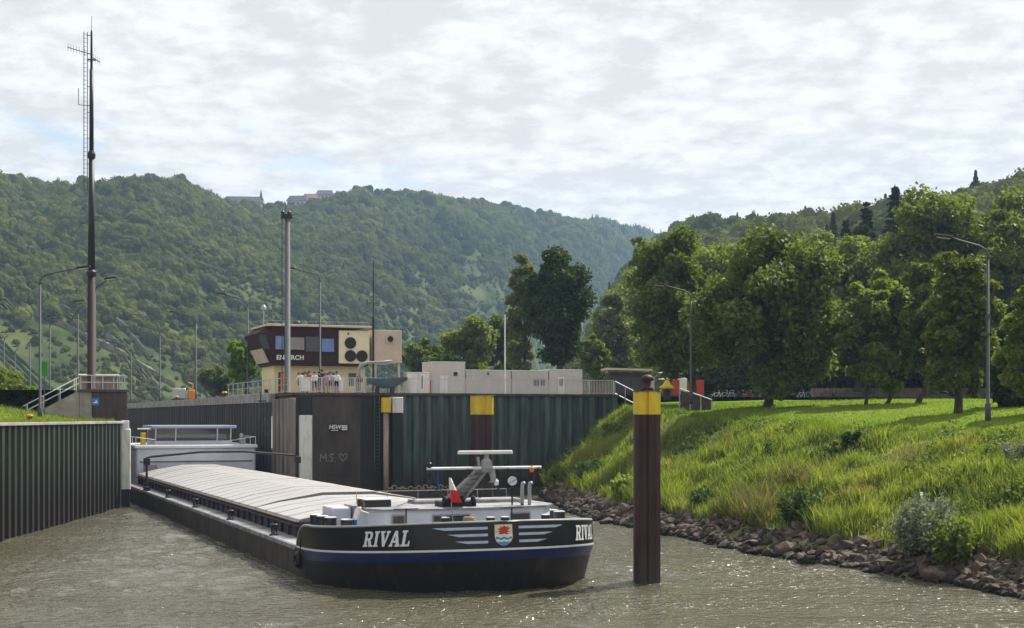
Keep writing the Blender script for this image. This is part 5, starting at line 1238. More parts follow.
# ------------------------------------------------------------------ lamps and masts
def lamp(label, px, Y, ybase, yend, pxend, rtube=0.085, group='street lamps of the lock', band=False):
    b0 = P(px, ybase, Y); e = P(pxend, yend, Y); H = e.z-b0.z; dx = e.x-b0.x
    t = thing('street_lamp', label, 'lamp', b0, 0, group)
    MB().lathe([(0.16,0),(0.16,0.9),(rtube*1.15,0.95),(rtube*0.85,H-1.2)], 8).build('pole', 'lamp_grey', t, smooth=True)
    s = 1 if dx > 0 else -1
    pts = [(0,0,H-1.25),(0,0,H-1.0),(s*0.12,0,H-0.72),(s*0.45,0,H-0.52),(dx*0.55,0,H-0.22),(dx-s*0.8,0,H-0.06)]
    MB().tube(pts, [rtube*0.85, rtube*0.8, rtube*0.75, rtube*0.7, rtube*0.6, rtube*0.55], 7).build('arm', 'lamp_grey', t, smooth=True)
    M = Matrix.Translation((dx-s*0.45, 0, H-0.02)) @ Matrix.Rotation(-s*0.12, 4, 'Y')
    MB().bevbox((-0.48,-0.13,-0.07),(0.48,0.13,0.09),0.04, M=M).build('lamp_head', 'black_metal', t)
    MB().box((-0.34,-0.09,-0.10),(0.34,0.09,-0.072), M=M).build('diffuser', 'white_paint', t)
    if band: MB().bevbox((-0.32,-0.12,H*0.46),(0.06,0.12,H*0.46+0.18),0.03).build('camera_box', 'lamp_grey', t); MB().lathe([(0.13,0),(0.13,0.25)], 8, (0,0,H*0.55)).build('collar', 'lamp_grey', t)
    return t
lamp('nearest street lamp at the left, arm reaching to the tall mast', 40, 97, 421, 267, 90)
lamp('street lamp mostly hidden by the tall mast, head to its right', 95, 116, 393, 278, 116)
lamp('street lamp at the left with short arm, behind the stairs', 78, 136, 396, 301, 84)
lamp('street lamp with short arm between nearest lamp and stairs', 50, 158, 398, 316, 56)
lamp('small distant street lamp left of the nearest one', 30, 190, 400, 334, 35)
lamp('smallest distant street lamp near the left edge', 15, 220, 402, 346, 19)
lamp('street lamp cut close to the left edge of the picture', 4, 186, 402, 332, 8)
lamp('street lamp on the chamber wall beside the bright green tree', 247.7, 134, 397, 294, 217)
lamp('second chamber wall lamp, left of the bright green tree', 196, 160, 401, 312, 170)
lamp('third chamber wall lamp, further left and smaller', 160, 187, 403, 326, 138)
lamp('fourth and smallest chamber wall lamp above the wheelhouse', 131, 214, 405, 343, 112)
lamp('street lamp in front of the control house', 320, 125, 395, 268, 285)
b_ = lamp('street lamp in front of the big lawn oaks', 691, 106, 404, 284, 653)
b_ = lamp('tall street lamp on the lawn at the right', 988, 74, 421, 236, 935, band=True)
# two lighting poles with cross arms already above; the tall radio mast
mat('mast_brown', (0.030, 0.017, 0.017), 0.65, c2=(0.022, 0.013, 0.013), scale=2, spec=0.15)
def seg(mb, x, r0, z0, r1, z1, n_=12): mb.lathe([(r0, z0), (r1, z1)], n_, (x, 0, 0))
mt = thing('radio_mast', 'very tall dark radio mast with ladder and antennas on the left pier', 'mast', L(-9.05, 62.0, PLAT+0.06), TH)
s_ = F_PX/107.7; zz = lambda py: EYE-(py-HY)/s_-PLAT-0.06
MB().lathe([(0.40,0),(0.40,0.08),(0.32,0.1),(0.29,zz(276))], 14).build('lower_tube', 'mast_brown', mt, smooth=True)
MB().lathe([(0.34,zz(276)+0.004),(0.38,zz(274)),(0.38,zz(272)),(0.27,zz(270))], 14).build('collar', 'black_metal', mt)
MB().lathe([(0.27,zz(270)+0.004),(0.20,zz(159))], 14).build('middle_tube', 'black_metal', mt, smooth=True)
MB().lathe([(0.24,zz(159)+0.004),(0.30,zz(157)),(0.30,zz(154)),(0.20,zz(151))], 14).build('collar', 'black_metal', mt)
MB().lathe([(0.17,zz(151)+0.004),(0.14,zz(70))], 12).build('upper_tube', 'black_metal', mt, smooth=True)
MB().lathe([(0.10,zz(70)+0.004),(0.07,zz(32)),(0.02,zz(30)),(0.015,zz(16))], 8).build('top_rod', 'black_metal', mt)
ld = MB()
for dx in (-0.56,-0.30): ld.tube([(dx,-0.1,zz(192)),(dx,-0.1,zz(33))], 0.03, 5)
for k in range(38): z = zz(192)+(zz(33)-zz(192))*(k+0.5)/38; ld.tube([(-0.62,-0.1,z),(-0.36,-0.1,z)], 0.018, 4)
for k in range(7): z = zz(190)+(zz(36)-zz(190))*k/6; ld.tube([(-0.36,-0.1,z),(0,0,z)], 0.03, 4)
ld.build('ladder', 'lamp_grey', mt)
ya = MB(); ya.tube([(-1.75,-0.1,zz(50)),(0.1,0,zz(55))], 0.035, 5)
for k in range(8): x = -1.7+k*0.2; z = zz(50)-(k*0.2)*0.2; ya.tube([(x,-0.1,z-0.28),(x,-0.1,z+0.28)], 0.015, 4)
ya.build('beam_antenna', 'black_metal', mt)
ya = MB(); ya.tube([(0,0,zz(57)),(0.6,-0.1,zz(62))], 0.035, 5)
for k in range(4): x = 0.15+k*0.15; ya.tube([(x,-0.1,zz(58)-k*0.1-0.3),(x,-0.1,zz(58)-k*0.1+0.3)], 0.015, 4)
ya.tube([(-0.3,0,zz(60)),(0.3,0,zz(60))], 0.06, 5); ya.build('short_antenna', 'black_metal', mt)
ya = MB(); ya.tube([(0,0,zz(106)),(-0.95,-0.05,zz(106)),(-0.95,-0.05,zz(90))], 0.035, 5); ya.build('whip_antenna', 'black_metal', mt)
# grey camera mast on the right pier
mat('mast_grey', (0.085, 0.095, 0.105), 0.7, scale=3)
cmx = thing('camera_mast', 'thick grey mast with cameras on top in front of the control house', 'mast', L(7.12, 66.9, PLAT), TH)
s_ = F_PX/118.2; zz = lambda py: EYE-(py-HY)/s_-PLAT
MB().lathe([(0.34,0),(0.34,0.06),(0.25,0.08),(0.21,zz(219))], 14).build('pole', 'mast_grey', cmx, smooth=True)
MB().bevbox((-0.55,-0.2,zz(219)+0.004),(0.35,0.2,zz(214)),0.03).build('head_plate', 'black_metal', cmx)
for x in (-0.4, 0.15): MB().lathe([(0.12,0),(0.17,0.15),(0.05,0.3)], 8, (x,0,zz(214)+0.004)).build('camera', 'black_metal', cmx)
MB().tube([(0.3,0,zz(217)),(0.85,0,zz(218.5))], 0.04, 5).build('side_arm', 'black_metal', cmx)
MB().tube([(-0.46,0,0.3),(-0.46,0,zz(219))], 0.035, 5).build('cable_pipe', 'black_metal', cmx)
# thin antenna by the control house and a flagpole
at = thing('antenna_pole', 'thin black antenna pole between the brown and beige blocks of the control house', 'antenna', L(17.65, 77.6, PLAT), TH); s_ = F_PX/132.0; zz = lambda py: EYE-(py-HY)/s_-PLAT
MB().lathe([(0.10,0),(0.10,zz(318)),(0.05,zz(316)),(0.045,zz(262)),(0.015,zz(260))], 8).build('pole', 'black_metal', at)
q = MB(); q.tube([(-0.55,0,zz(303)),(0.55,0,zz(303))], 0.03, 4)
for x in (-0.55, 0.55): q.tube([(x,0,zz(306)),(x,0,zz(299))], 0.03, 4)
q.build('dipoles', 'black_metal', at)
fp = thing('flagpole', 'slim white flagpole behind the railing by the containers', 'flagpole', (Xat(505, 134), 134, PLAT))
MB().lathe([(0.07,0),(0.06,7.0),(0.03,7.5),(0.06,7.55),(0.02,7.62)], 8).build('pole', 'white_paint', fp)

# ------------------------------------------------------------------ control house
mat('brown_panel', (0.050, 0.022, 0.020), 0.7, c2=(0.036, 0.017, 0.016), scale=1.5, spec=0.1)
mat('cream', (0.80, 0.72, 0.50), 0.75, c2=(0.72, 0.64, 0.44), scale=1.0)
mat('beige', (0.58, 0.48, 0.38), 0.8, c2=(0.46, 0.38, 0.30), scale=0.9)
mat('ochre_wall', (0.74, 0.63, 0.38), 0.8, c2=(0.64, 0.54, 0.32), scale=1.0)
mat('glass_sky', (0.06, 0.12, 0.30), 0.06, spec=0.8, scale=0.7, c2=(0.09, 0.18, 0.42))  # blue base colour stands in for sky reflected in the panes
mat('pane_grey', (0.30, 0.28, 0.27), 0.8, c2=(0.22, 0.20, 0.19), scale=3)  # plain mid-grey colour for one pane of the brown front
ch = thing('control_house', 'lock control house on a yellow base with brown glazed front and three round vents', 'building', L(0, 0, 0), TH)
MB().bevbox((8.6,78.8,PLAT-0.1),(17.2,84,11.5),0.03).build('base_wall', 'ochre_wall', ch)
MB().bevbox((9.0,78.76,PLAT),(9.9,78.80,PLAT+2.1),0.01).build('door', 'wood_dark', ch)
for x in (10.8, 13.2, 15.6): MB().bevbox((x,78.75,9.5),(x+1.1,78.80,10.7),0.01).build('window', 'pane', ch)
ub = MB(); ub.add([(8.25,78.9,11.55),(8.7,78.0,11.55),(14.45,78.0,11.55),(14.45,84.6,11.55),(8.25,84.6,11.55),(7.0,78.9,14.2),(7.75,78.0,14.2),(14.45,78.0,14.2),(14.45,84.6,14.2),(7.0,84.6,14.2),(7.9,78.9,14.85),(8.4,78.0,14.85),(14.45,78.0,14.85),(14.45,84.6,14.85),(7.9,84.6,14.85)],[(4,3,2,1,0),(10,11,12,13,14)]+[(i+5*r,(i+1)%5+5*r,(i+1)%5+5*r+5,i+5*r+5) for r in range(2) for i in range(5)]); up = ub.build('upper_wall', 'brown_panel', ch)
MB().bevbox((14.47,77.98,11.56),(17.4,84.6,14.6),0.03).build('cream_panel', 'cream', ch)
MB().bevbox((7.7,77.6,14.853),(17.55,84.9,15.05),0.04).build('flat_roof', 'beige', ch)
for z0 in (11.56, 14.05): MB().box((8.72,77.95,z0),(14.44,77.995,z0+0.06)).build('trim', 'brown_panel', ch)
wx = [(8.55,9.3,12.75,13.95,'glass_sky'),(9.85,11.2,12.75,13.85,'pane_grey'),(11.35,12.6,12.6,13.95,'pane'),(12.85,14.0,12.6,13.8,'glass_sky')]
for x0, x1, z0, z1, m_ in wx:
    w_ = MB().bevbox((x0-0.06,77.93,z0-0.06),(x1+0.06,77.99,z1+0.06),0.015).build('window', 'black_metal', up); MB().box((x0,77.915,z0),(x1,77.927,z1)).build('pane', m_, w_)
MB().add([(7.62,78.78,12.75),(8.14,78.10,12.75),(7.74,78.10,14.1),(7.15,78.78,14.1)],[(0,1,2,3)], M=Matrix.Translation((-0.03,-0.03,0))).build('corner_window', 'pane', up)
MB().add([(8.20,78.95,11.6),(7.60,78.95,12.85),(7.60,84.4,12.85),(8.20,84.4,11.6)],[(0,1,2,3)], M=Matrix.Translation((-0.03,0,0))).build('side_panel', 'beige', up)
for x, z in ((15.55,13.45),(15.55,12.25),(16.65,12.25)):
    m_ = MB(); m_.tube([(x,77.99,z),(x,77.86,z)], 0.53, 24); m_.build('round_vent', 'black_metal', ch)
    r_ = MB(); r_.torus((x,77.85,z), 0.50, 0.035, 24, 5, 'y'); r_.build('vent_ring', 'brown_panel', ch)
MB().tube([(15.35,77.97,14.3),(15.35,77.9,14.3)], 0.09, 10).build('small_lamp', 'black_metal', ch)
MB().bevbox((17.75,78.2,11.7),(20.6,84,14.75),0.03).build('beige_block', 'beige', ch)
MB().bevbox((19.0,78.1,13.5),(19.9,78.19,14.3),0.02).build('block_window', 'beige', ch)
MB().tube([(19.45,78.09,13.9),(19.45,78.02,13.9)], 0.28, 16).build('porthole', 'black_metal', ch)
for x in (18.0, 20.3): MB().box((x,78.4,PLAT),(x+0.2,78.6,11.69)).build('support_post', 'beige', ch)
MB().lathe([(0.3,0),(0.35,0.3),(0.2,0.5)], 10, (11.0,80,15.052)).build('roof_cowl', 'black_metal', ch)
q = MB(); q.tube([(7.7,79,15.05),(7.7,79,16.4)], 0.05, 5); q.lathe([(0.2,0),(0.25,0.2),(0.1,0.45)], 8, (7.7,79,16.4)); q.build('roof_siren', 'galv', ch)
q = MB(); q.tube([(7.2,77.8,15.35),(17.3,77.8,15.35)], 0.025, 4)
for k in range(9): q.tube([(7.3+k*1.25,77.8,15.05),(7.3+k*1.25,77.8,15.35)], 0.02, 4)
q.build('roof_wire', 'galv', ch)
inst('name_lettering', text_mesh('ENKIRCH', 0.58, 'name_lettering', 'white_paint', 0.0, 'LEFT', 0.018, 1.06), ch, (8.62, 77.90, 12.0), (R(90), 0, 0))
MB().bevbox((9.0,77.5,PLAT),(9.35,77.9,10.6),0.03).build('orange_locker', 'orange', ch)
MB().bevbox((8.3,78.0,11.3),(17.3,84,11.54),0.02).build('floor_slab', 'brown_panel', ch)

# ------------------------------------------------------------------ work boat hung on a davit
dv_ = thing('boat_davit', 'grey bent davit crane beside the small blue work boat', 'crane', L(12.75, 65.3, PLAT), TH)
MB().tube([(0,0,0),(0,0,1.9),(0.25,0,2.35),(0.8,0,2.55),(2.0,0,2.62),(2.9,0,2.75)], [0.2,0.19,0.17,0.13,0.10,0.07], 8).build('jib', 'grey_paint', dv_, smooth=True)
MB().bevbox((-0.35,-0.35,0),(0.35,0.35,0.12),0.03).build('base_plate', 'grey_paint', dv_); MB().bevbox((-0.28,-0.34,0.9),(0.28,-0.19,1.35),0.03).build('winch', 'black_metal', dv_)
mat('boat_blue', (0.12, 0.17, 0.22), 0.45, c2=(0.09, 0.13, 0.17), scale=2)
wb = thing('work_boat', 'small dark blue open boat on the wall edge in front of the railing', 'boat', L(14.8, 63.78, PLAT), TH)
ns_, hb_ = 13, MB()
for i in range(ns_):
    f = i/(ns_-1); x = -1.75+3.5*f; w_ = 0.70*min(1, (1-f)*2.4+0.02)**0.6*min(1, 0.45+f*2.2); zg = 1.16+0.20*f**2+0.05*(1-f)**2; zkl = 0.42+max(0, f-0.62)**1.2*2.1+max(0, 0.30-f)*1.5
    for k in range(7): a = -1+k/3; hb_.v.append((x, a*w_, zg-(zg-zkl)*(1-abs(a)**2.6)))
for i in range(ns_-1):
    for k in range(6): hb_.f.append((i*7+k, (i+1)*7+k, (i+1)*7+k+1, i*7+k+1)); hb_.m.append(0)
hb_.f.append(tuple(range(7))); hb_.m.append(0); hb_.build('boat_hull', 'boat_blue', wb, smooth=True)
for x in (-0.9, 0.3): MB().bevbox((x-0.13,-0.60,1.01),(x+0.13,0.60,1.06),0.01).build('thwart', 'wood_dark', wb)
for x in (-0.8, 0.5): MB().bevbox((x-0.12,-0.08,0.002),(x+0.12,0.5,0.50),0.03).build('cradle', 'wood_dark', wb)

# ------------------------------------------------------------------ containers, cabin, shelter, shed
mat('container', (0.50, 0.47, 0.45), 0.6, c2=(0.42, 0.40, 0.38), scale=0.8)
mat('container_light', (0.56, 0.52, 0.49), 0.6, c2=(0.48, 0.45, 0.42), scale=0.8)
def container(label, u0, v0, ln, dp, h, m_, feats):
    t = thing('site_container', label, 'container', L(u0, v0, PLAT), TH, 'site containers behind the railing')
    MB().bevbox((0,0,0.08),(ln,dp,h-0.08),0.02).build('body', m_, t); MB().bevbox((-0.03,-0.03,h-0.078),(ln+0.03,dp+0.03,h),0.02).build('roof_frame', 'rail_grey', t)
    for k in range(int(ln/0.6)): MB().box((0.1+k*0.6,-0.02,0.2),(0.13+k*0.6,-0.002,h-0.15)).build('panel_joint', 'rail_grey', t)
    for (kind, x0, x1, z0, z1) in feats: MB().bevbox((x0,-0.05,z0),(x1,-0.021,z1),0.01).build(kind, 'pane' if kind == 'window' else 'white_paint' if kind == 'door' else 'black_metal', t)
    return t
container('tall cream cabin at the left end of the containers', 24.2, 80, 3.4, 3, 3.35, 'container_light', [('window',2.2,2.6,2.0,2.35),('door',0.8,1.6,0.1,2.0)])
container('white container next to the tall cream cabin', 27.7, 80, 4.7, 2.6, 2.6, 'container', [('lamp',2.2,2.35,2.1,2.35)])
container('white container in the middle of the row', 32.5, 80, 3.9, 2.6, 2.6, 'container', [('window',2.3,3.5,1.1,1.75)])
container('white container at the right end, with a door and half window', 36.5, 80, 3.6, 2.6, 2.75, 'container_light', [('door',0.9,1.6,0.1,2.0),('window',1.0,1.5,1.1,1.8)])
t = thing('switch_cabinet', 'pale grey switch cabinet between control house and cream cabin', 'cabinet', L(21.3, 79, PLAT), TH)
MB().bevbox((0,0,0),(2.3,1.0,2.25),0.03).build('cabinet_body', 'container_light', t)
for x in (0.08, 1.2): MB().bevbox((x,-0.04,0.15),(x+1.02,-0.003,2.1),0.01).build('cabinet_door', 'white_paint', t)
MB().bevbox((1.52,-0.08,0.7),(1.62,-0.041,1.9),0.01).build('vent_slot', 'black_metal', t)
mat('red_box', (0.42, 0.05, 0.04), 0.6, scale=4)
t = thing('red_box', 'small red box left of the cream cabin', 'box', L(23.65, 79.4, PLAT), TH); MB().bevbox((-0.4,0,0),(0.35,0.6,1.35),0.04).build('box_body', 'red_box', t); MB().bevbox((-0.45,-0.05,1.353),(0.4,0.65,1.5),0.04).build('box_lid', 'red_box', t)
t = thing('open_shelter', 'small dark shelter with flat overhanging roof right of the containers', 'shelter', (Xat(629, 138), 138.0, PLAT), 0.1)
MB().bevbox((-1.9,0,0),(1.7,2.4,2.3),0.03).build('wall', 'wood_dark', t)
MB().add([(-2.3,-0.8,2.55),(2.15,-0.8,2.45),(2.15,2.8,2.45),(-2.3,2.8,2.55),(-2.3,-0.8,2.75),(2.15,-0.8,2.65),(2.15,2.8,2.65),(-2.3,2.8,2.75)],[(3,2,1,0),(4,5,6,7),(0,1,5,4),(1,2,6,5),(2,3,7,6),(3,0,4,7)]).build('roof', 'beige', t)
for x in (-2.1, 1.95): MB().box((x-0.06,-0.7,0),(x+0.06,-0.58,2.5)).build('post', 'wood_dark', t)
for x in (-1.6,-0.7,0.2): MB().bevbox((x,-0.05,0.3),(x+0.8,-0.004,1.9),0.01).build('door_panel', 'lamp_grey', t)
# red and white barrier panels, canoe rack, yellow cone marker, white board
for k, (px, m_, lb) in enumerate([(676,'red_box','red barrier panel nearest the shelter'),(683.5,'white_paint','white barrier panel between two red ones'),(691,'red_box','middle red barrier panel behind the lamp post'),(700,'red_box','rightmost red barrier panel beside the oak trunk')]):
    t = thing('barrier_panel', lb, 'barrier', (Xat(px, 140), 140.0, PLAT), 0.05, 'barrier panels by the canoe rack')
    MB().bevbox((-0.40,-0.03,0.15),(0.40,0.03,1.65),0.02).build('board', m_, t)
    for x in (-0.36, 0.30): MB().box((x,-0.08,0),(x+0.06,0.08,0.149)).build('foot', 'black_metal', t)
rkx = thing('canoe_rack', 'dark steel rack holding pale canoes beside the oak trunk', 'rack', (Xat(676, 147), 147.0, PLAT))
for x in (-1.2, 1.2): MB().box((x-0.05,-0.4,0),(x+0.05,-0.3,2.7)).build('post', 'black_metal', rkx)
for z in (1.7, 2.35): MB().box((-1.15,-0.42,z-0.06),(1.15,-0.28,z)).build('shelf_bar', 'black_metal', rkx)
for k, z in enumerate((1.78, 2.43)):
    m_ = MB(); n_ = 9
    for i in range(n_):
        f = i/(n_-1)*2-1; r_ = 0.26*math.sqrt(max(0.01, 1-f*f))
        for j in range(8): a = j*math.pi/4; m_.v.append((f*1.9, r_*math.cos(a)-0.3, z+0.12+r_*0.55*math.sin(a)))
    for i in range(n_-1):
        for j in range(8): m_.f.append((i*8+j, (i+1)*8+j, (i+1)*8+(j+1)%8, i*8+(j+1)%8)); m_.m.append(0)
    tag(m_.build('canoe', 'white_paint', smooth=True, loc=(Xat(676, 147), 147, PLAT)), ['pale canoe on the lower bar of the rack', 'pale canoe on the top bar of the rack'][k], 'canoe', 'canoes on the rack')
t = thing('yellow_beacon', 'yellow cone-topped beacon on a short dark post behind the near pile', 'beacon', (Xat(667, 118), 118.0, 8.0))
MB().lathe([(0.30,0),(0.30,0.9),(0.2,0.92)], 12).build('post', 'rust_steel', t); MB().lathe([(0.60,0.93),(0.62,1.10),(0.35,1.30),(0.16,1.62),(0.05,1.68)], 14).build('cap', 'yellow', t, smooth=True)
t = thing('white_board', 'upright white notice board beside the shelter', 'board', (Xat(651.5, 125), 125.0, PLAT-0.1)); MB().bevbox((-0.26,-0.04,0.2),(0.26,0.04,1.55),0.02).build('board', 'white_paint', t); MB().box((-0.05,0.041,-0.1),(0.05,0.1,1.4)).build('post', 'galv', t)

# fence, bicycles and picnic table in the shade of the oaks
mat('pale_fence', (0.26, 0.22, 0.20), 0.85, c2=(0.15, 0.125, 0.115), scale=2, coord='World')
fn = thing('paling_fence', 'long pale paling fence behind the lawn trees', 'fence', (Xat(812, 152), 152.0, PLAT-0.25), -0.02)
fl_ = 24.0; npk = 150
pk = MB().box((-0.055,-0.015,0.1),(0.055,0.015,1.35)).mesh('paling', 'pale_fence')
for k in range(npk): inst('paling', pk, fn, (k*fl_/npk, rng.uniform(-0.01, 0.01), rng.uniform(-0.03, 0.03)))
for z in (0.4, 1.1): MB().box((0,0.017,z),(fl_,0.07,z+0.09)).build('fence_rail', 'pale_fence', fn)
for k in range(11): MB().box((k*fl_/10-0.06,0.072,0),(k*fl_/10+0.06,0.17,1.3)).build('fence_post', 'pale_fence', fn)
mat('cloth_sky', (0.30,0.42,0.62), 0.6, scale=9)
def bicycle(frame_m):
    t = thing('bicycle', '', 'bicycle')
    for x in (-0.52, 0.52):
        w_ = MB(); w_.torus((x,0,0.34), 0.32, 0.022, 20, 5, 'y'); wo = w_.build('wheel', 'black_metal', t)
        s = MB()
        for k in range(6): a = k*math.pi/6; s.tube([(x-0.31*math.cos(a),0,0.34-0.31*math.sin(a)),(x+0.31*math.cos(a),0,0.34+0.31*math.sin(a))], 0.005, 3)
        s.build('spokes', 'galv', wo)
    f = MB()
    for a, c in (((-0.52,0,0.34),(-0.18,0,0.80)),((-0.52,0,0.34),(-0.08,0,0.30)),((-0.08,0,0.30),(-0.2,0,0.92)),((-0.08,0,0.30),(0.36,0,0.80)),((-0.17,0,0.78),(0.34,0,0.86)),((0.34,0,0.92),(0.52,0,0.34))): f.tube([a, c], 0.024, 5)
    f.build('frame', frame_m, t); MB().bevbox((-0.34,-0.07,0.92),(-0.08,0.07,0.98),0.02).build('saddle', 'black_metal', t)
    h_ = MB(); h_.tube([(0.33,0,0.90),(0.31,0,1.04)], 0.02, 5); h_.tube([(0.22,-0.28,1.06),(0.32,-0.08,1.05),(0.32,0.08,1.05),(0.22,0.28,1.06)], 0.018, 5); h_.build('handlebar', 'galv', t); return t
for k, (px, m_, lb) in enumerate([(716,'white_paint','white bicycle, first in the row beside the oak trunk'),(724,'galv','silver bicycle, second in the row'),(731,'cloth_sky','light blue bicycle, third in the row'),(740,'black_metal','black bicycle, fourth in the row'),(748,'red_box','red bicycle in the middle of the row'),(756,'black_metal','black bicycle just left of the big oak trunk'),(763,'galv','silver bicycle half hidden by the big oak trunk'),(779,'galv','silver bicycle just right of the big oak trunk'),(801,'white_paint','white bicycle standing apart, left one'),(808,'galv','silver bicycle standing apart, right one')]):
    t = bicycle(m_); t['label'] = lb; t['group'] = 'bicycles parked behind the lawn'
    Y_ = 146.0+rng.uniform(-1, 1); t.location = (Xat(px, Y_), Y_, ground_z(Xat(px, Y_), Y_)+0.05); t.rotation_euler.z = rng.uniform(-0.9, 0.9)
for px, lb in ((828,'brown picnic table in front of the fence, left one'),(840,'brown picnic table in front of the fence, right one')):
    Y_ = 146.0; t = thing('picnic_table', lb, 'table', (Xat(px, Y_), Y_, ground_z(Xat(px, Y_), Y_)), 0.1, 'picnic tables')
    for k in range(4): MB().bevbox((-0.8,-0.34+k*0.18,0.72),(0.8,-0.34+k*0.18+0.16,0.76),0.01).build('plank', 'wood_dark', t)
    for y in (-0.75, 0.6): MB().bevbox((-0.8,y,0.42),(0.8,y+0.22,0.46),0.01).build('seat', 'wood_dark', t)
    for x in (-0.6, 0.55): 
        q = MB(); q.tube([(x,-0.6,0),(x,-0.2,0.72)], 0.05, 4); q.tube([(x,0.6,0),(x,0.2,0.72)], 0.05, 4); q.box((x-0.04,-0.7,0.36),(x+0.04,0.75,0.419)); q.build('trestle', 'wood_dark', t)
# yellow-topped edge bollards along the chamber wall and items at the far lock edge
for k, (u, v, lb) in enumerate(((7.3,76,'yellow-topped bollard nearest the grey mast'),(7.3,96,'second yellow-topped bollard along the chamber edge'),(7.3,128,'third yellow-topped bollard along the chamber edge'))):
    t = thing('edge_bollard', lb, 'bollard', L(u, v, PLAT), TH, 'mooring bollards on the chamber edge'); MB().lathe([(0.24,0),(0.18,0.1),(0.18,0.42)], 12).build('post', 'black_metal', t, smooth=True); MB().lathe([(0.26,0.423),(0.30,0.50),(0.22,0.60)], 12).build('cap', 'yellow', t, smooth=True)
Y_ = 88.0; t = thing('edge_bollard', 'dark bollard with orange top in the grass behind the left wall', 'bollard', (Xat(29.5, Y_), Y_, 6.2)); MB().lathe([(0.22,0),(0.17,0.08),(0.17,0.40)], 12).build('post', 'black_metal', t, smooth=True); MB().lathe([(0.24,0.403),(0.26,0.48),(0.15,0.56)], 12).build('cap', 'orange', t, smooth=True)
t = thing('excavator', 'small yellow machine with grey hopper on the far chamber edge', 'machine', L(9.0, 130, PLAT), TH); t.scale = (0.72, 0.72, 0.72)
MB().bevbox((-2.5,0,0.5),(-0.3,1.5,2.2),0.15).build('hopper', 'galv', t); MB().bevbox((0.1,0,0.4),(1.2,1.4,1.9),0.1).build('cab', 'orange', t); MB().bevbox((-2.6,0,0),(1.3,1.5,0.39),0.08).build('chassis', 'black_metal', t); MB().tube([(0.9,0.7,1.9),(1.0,0.7,2.9),(0.2,0.7,3.2)], 0.12, 6).build('boom', 'orange', t)
mat('sign_green', (0.03, 0.24, 0.03), 0.5, scale=4)
t = thing('green_signal_board', 'small green board fixed high behind the nearest left lamp', 'sign', (Xat(44, 99), 99.0, 7.0)); MB().bevbox((-0.24,-0.03,2.45),(0.24,0.02,3.45),0.02).build('board', 'sign_green', t); MB().tube([(0,0.06,-0.8),(0,0.06,3.4)], 0.035, 5).build('post', 'lamp_grey', t)

# ------------------------------------------------------------------ people
mat('skin', (0.46, 0.27, 0.19), 0.6, scale=8)
mat('hair_brown', (0.07, 0.035, 0.018), 0.7, scale=12); mat('hair_dark', (0.018, 0.014, 0.012), 0.7, scale=12); mat('hair_fair', (0.30, 0.20, 0.09), 0.7, scale=12)
for nm, c in (('cloth_white',(0.72,0.72,0.72)),('cloth_navy',(0.02,0.025,0.06)),('cloth_red',(0.45,0.05,0.05)),('cloth_blue',(0.06,0.13,0.42)),('cloth_beige',(0.45,0.36,0.26)),('cloth_black',(0.02,0.02,0.022)),('cloth_pink',(0.55,0.28,0.30))): mat(nm, c, 0.85, scale=9)
def skin_body(joints, bones, radii):
    me = bpy.data.meshes.new('body'); me.from_pydata(joints, bones, [])
    o = bpy.data.objects.new('tmp_body', me); col.objects.link(o)
    md = o.modifiers.new('s', 'SKIN'); sv = me.skin_vertices[0].data if me.skin_vertices else None
    if sv is None:
        import bmesh as _b
        bm = _b.new(); bm.from_mesh(me); bm.verts.layers.skin.verify(); bm.to_mesh(me); bm.free(); sv = me.skin_vertices[0].data
    for i, r_ in enumerate(radii): sv[i].radius = r_ if isinstance(r_, tuple) else (r_, r_); sv[i].use_root = (i == 0)
    md.use_smooth_shade = True; sd = o.modifiers.new('d', 'SUBSURF'); sd.levels = 1; sd.render_levels = 1
    dg = bpy.context.evaluated_depsgraph_get(); out = bpy.data.meshes.new_from_object(o.evaluated_get(dg)); bpy.data.objects.remove(o); return out
def person_mesh(pose):
    la, ra, fwd = pose                                 # left/right hand positions, forward lean of the chest
    J = [(0,0,0.95),(0,-fwd*0.4,1.16),(0,-fwd*0.8,1.36),(0,-fwd,1.47),(0,-fwd*1.15-0.01,1.56),(0,-fwd*1.2-0.02,1.66),
         (-0.10,0,0.90),(-0.12,-0.01,0.50),(-0.12,0.02,0.08),(-0.13,-0.13,0.04),(0.10,0,0.90),(0.12,-0.02,0.50),(0.13,0.02,0.08),(0.14,-0.13,0.04),
         (-0.19,-fwd*0.85,1.40),(la[0]*0.55-0.13,la[1]*0.35+0.06-fwd*0.5,1.40-(1.40-la[2])*0.55),la,(la[0],la[1]-0.07,la[2]-0.05),
         (0.19,-fwd*0.85,1.40),(ra[0]*0.55+0.13,ra[1]*0.35+0.06-fwd*0.5,1.40-(1.40-ra[2])*0.55),ra,(ra[0],ra[1]-0.07,ra[2]-0.05)]
    E = [(0,1),(1,2),(2,3),(3,4),(4,5),(0,6),(6,7),(7,8),(8,9),(0,10),(10,11),(11,12),(12,13),(2,14),(14,15),(15,16),(16,17),(2,18),(18,19),(19,20),(20,21)]
    r_ = [(0.165,0.12),(0.15,0.11),(0.18,0.12),(0.06,0.06),(0.085,0.10),(0.085,0.105),0.09,0.062,0.045,0.04,0.09,0.062,0.045,0.04,0.065,0.045,0.034,0.03,0.065,0.045,0.034,0.03]
    return skin_body(J, E, r_)
HEAD_Z = 1.64
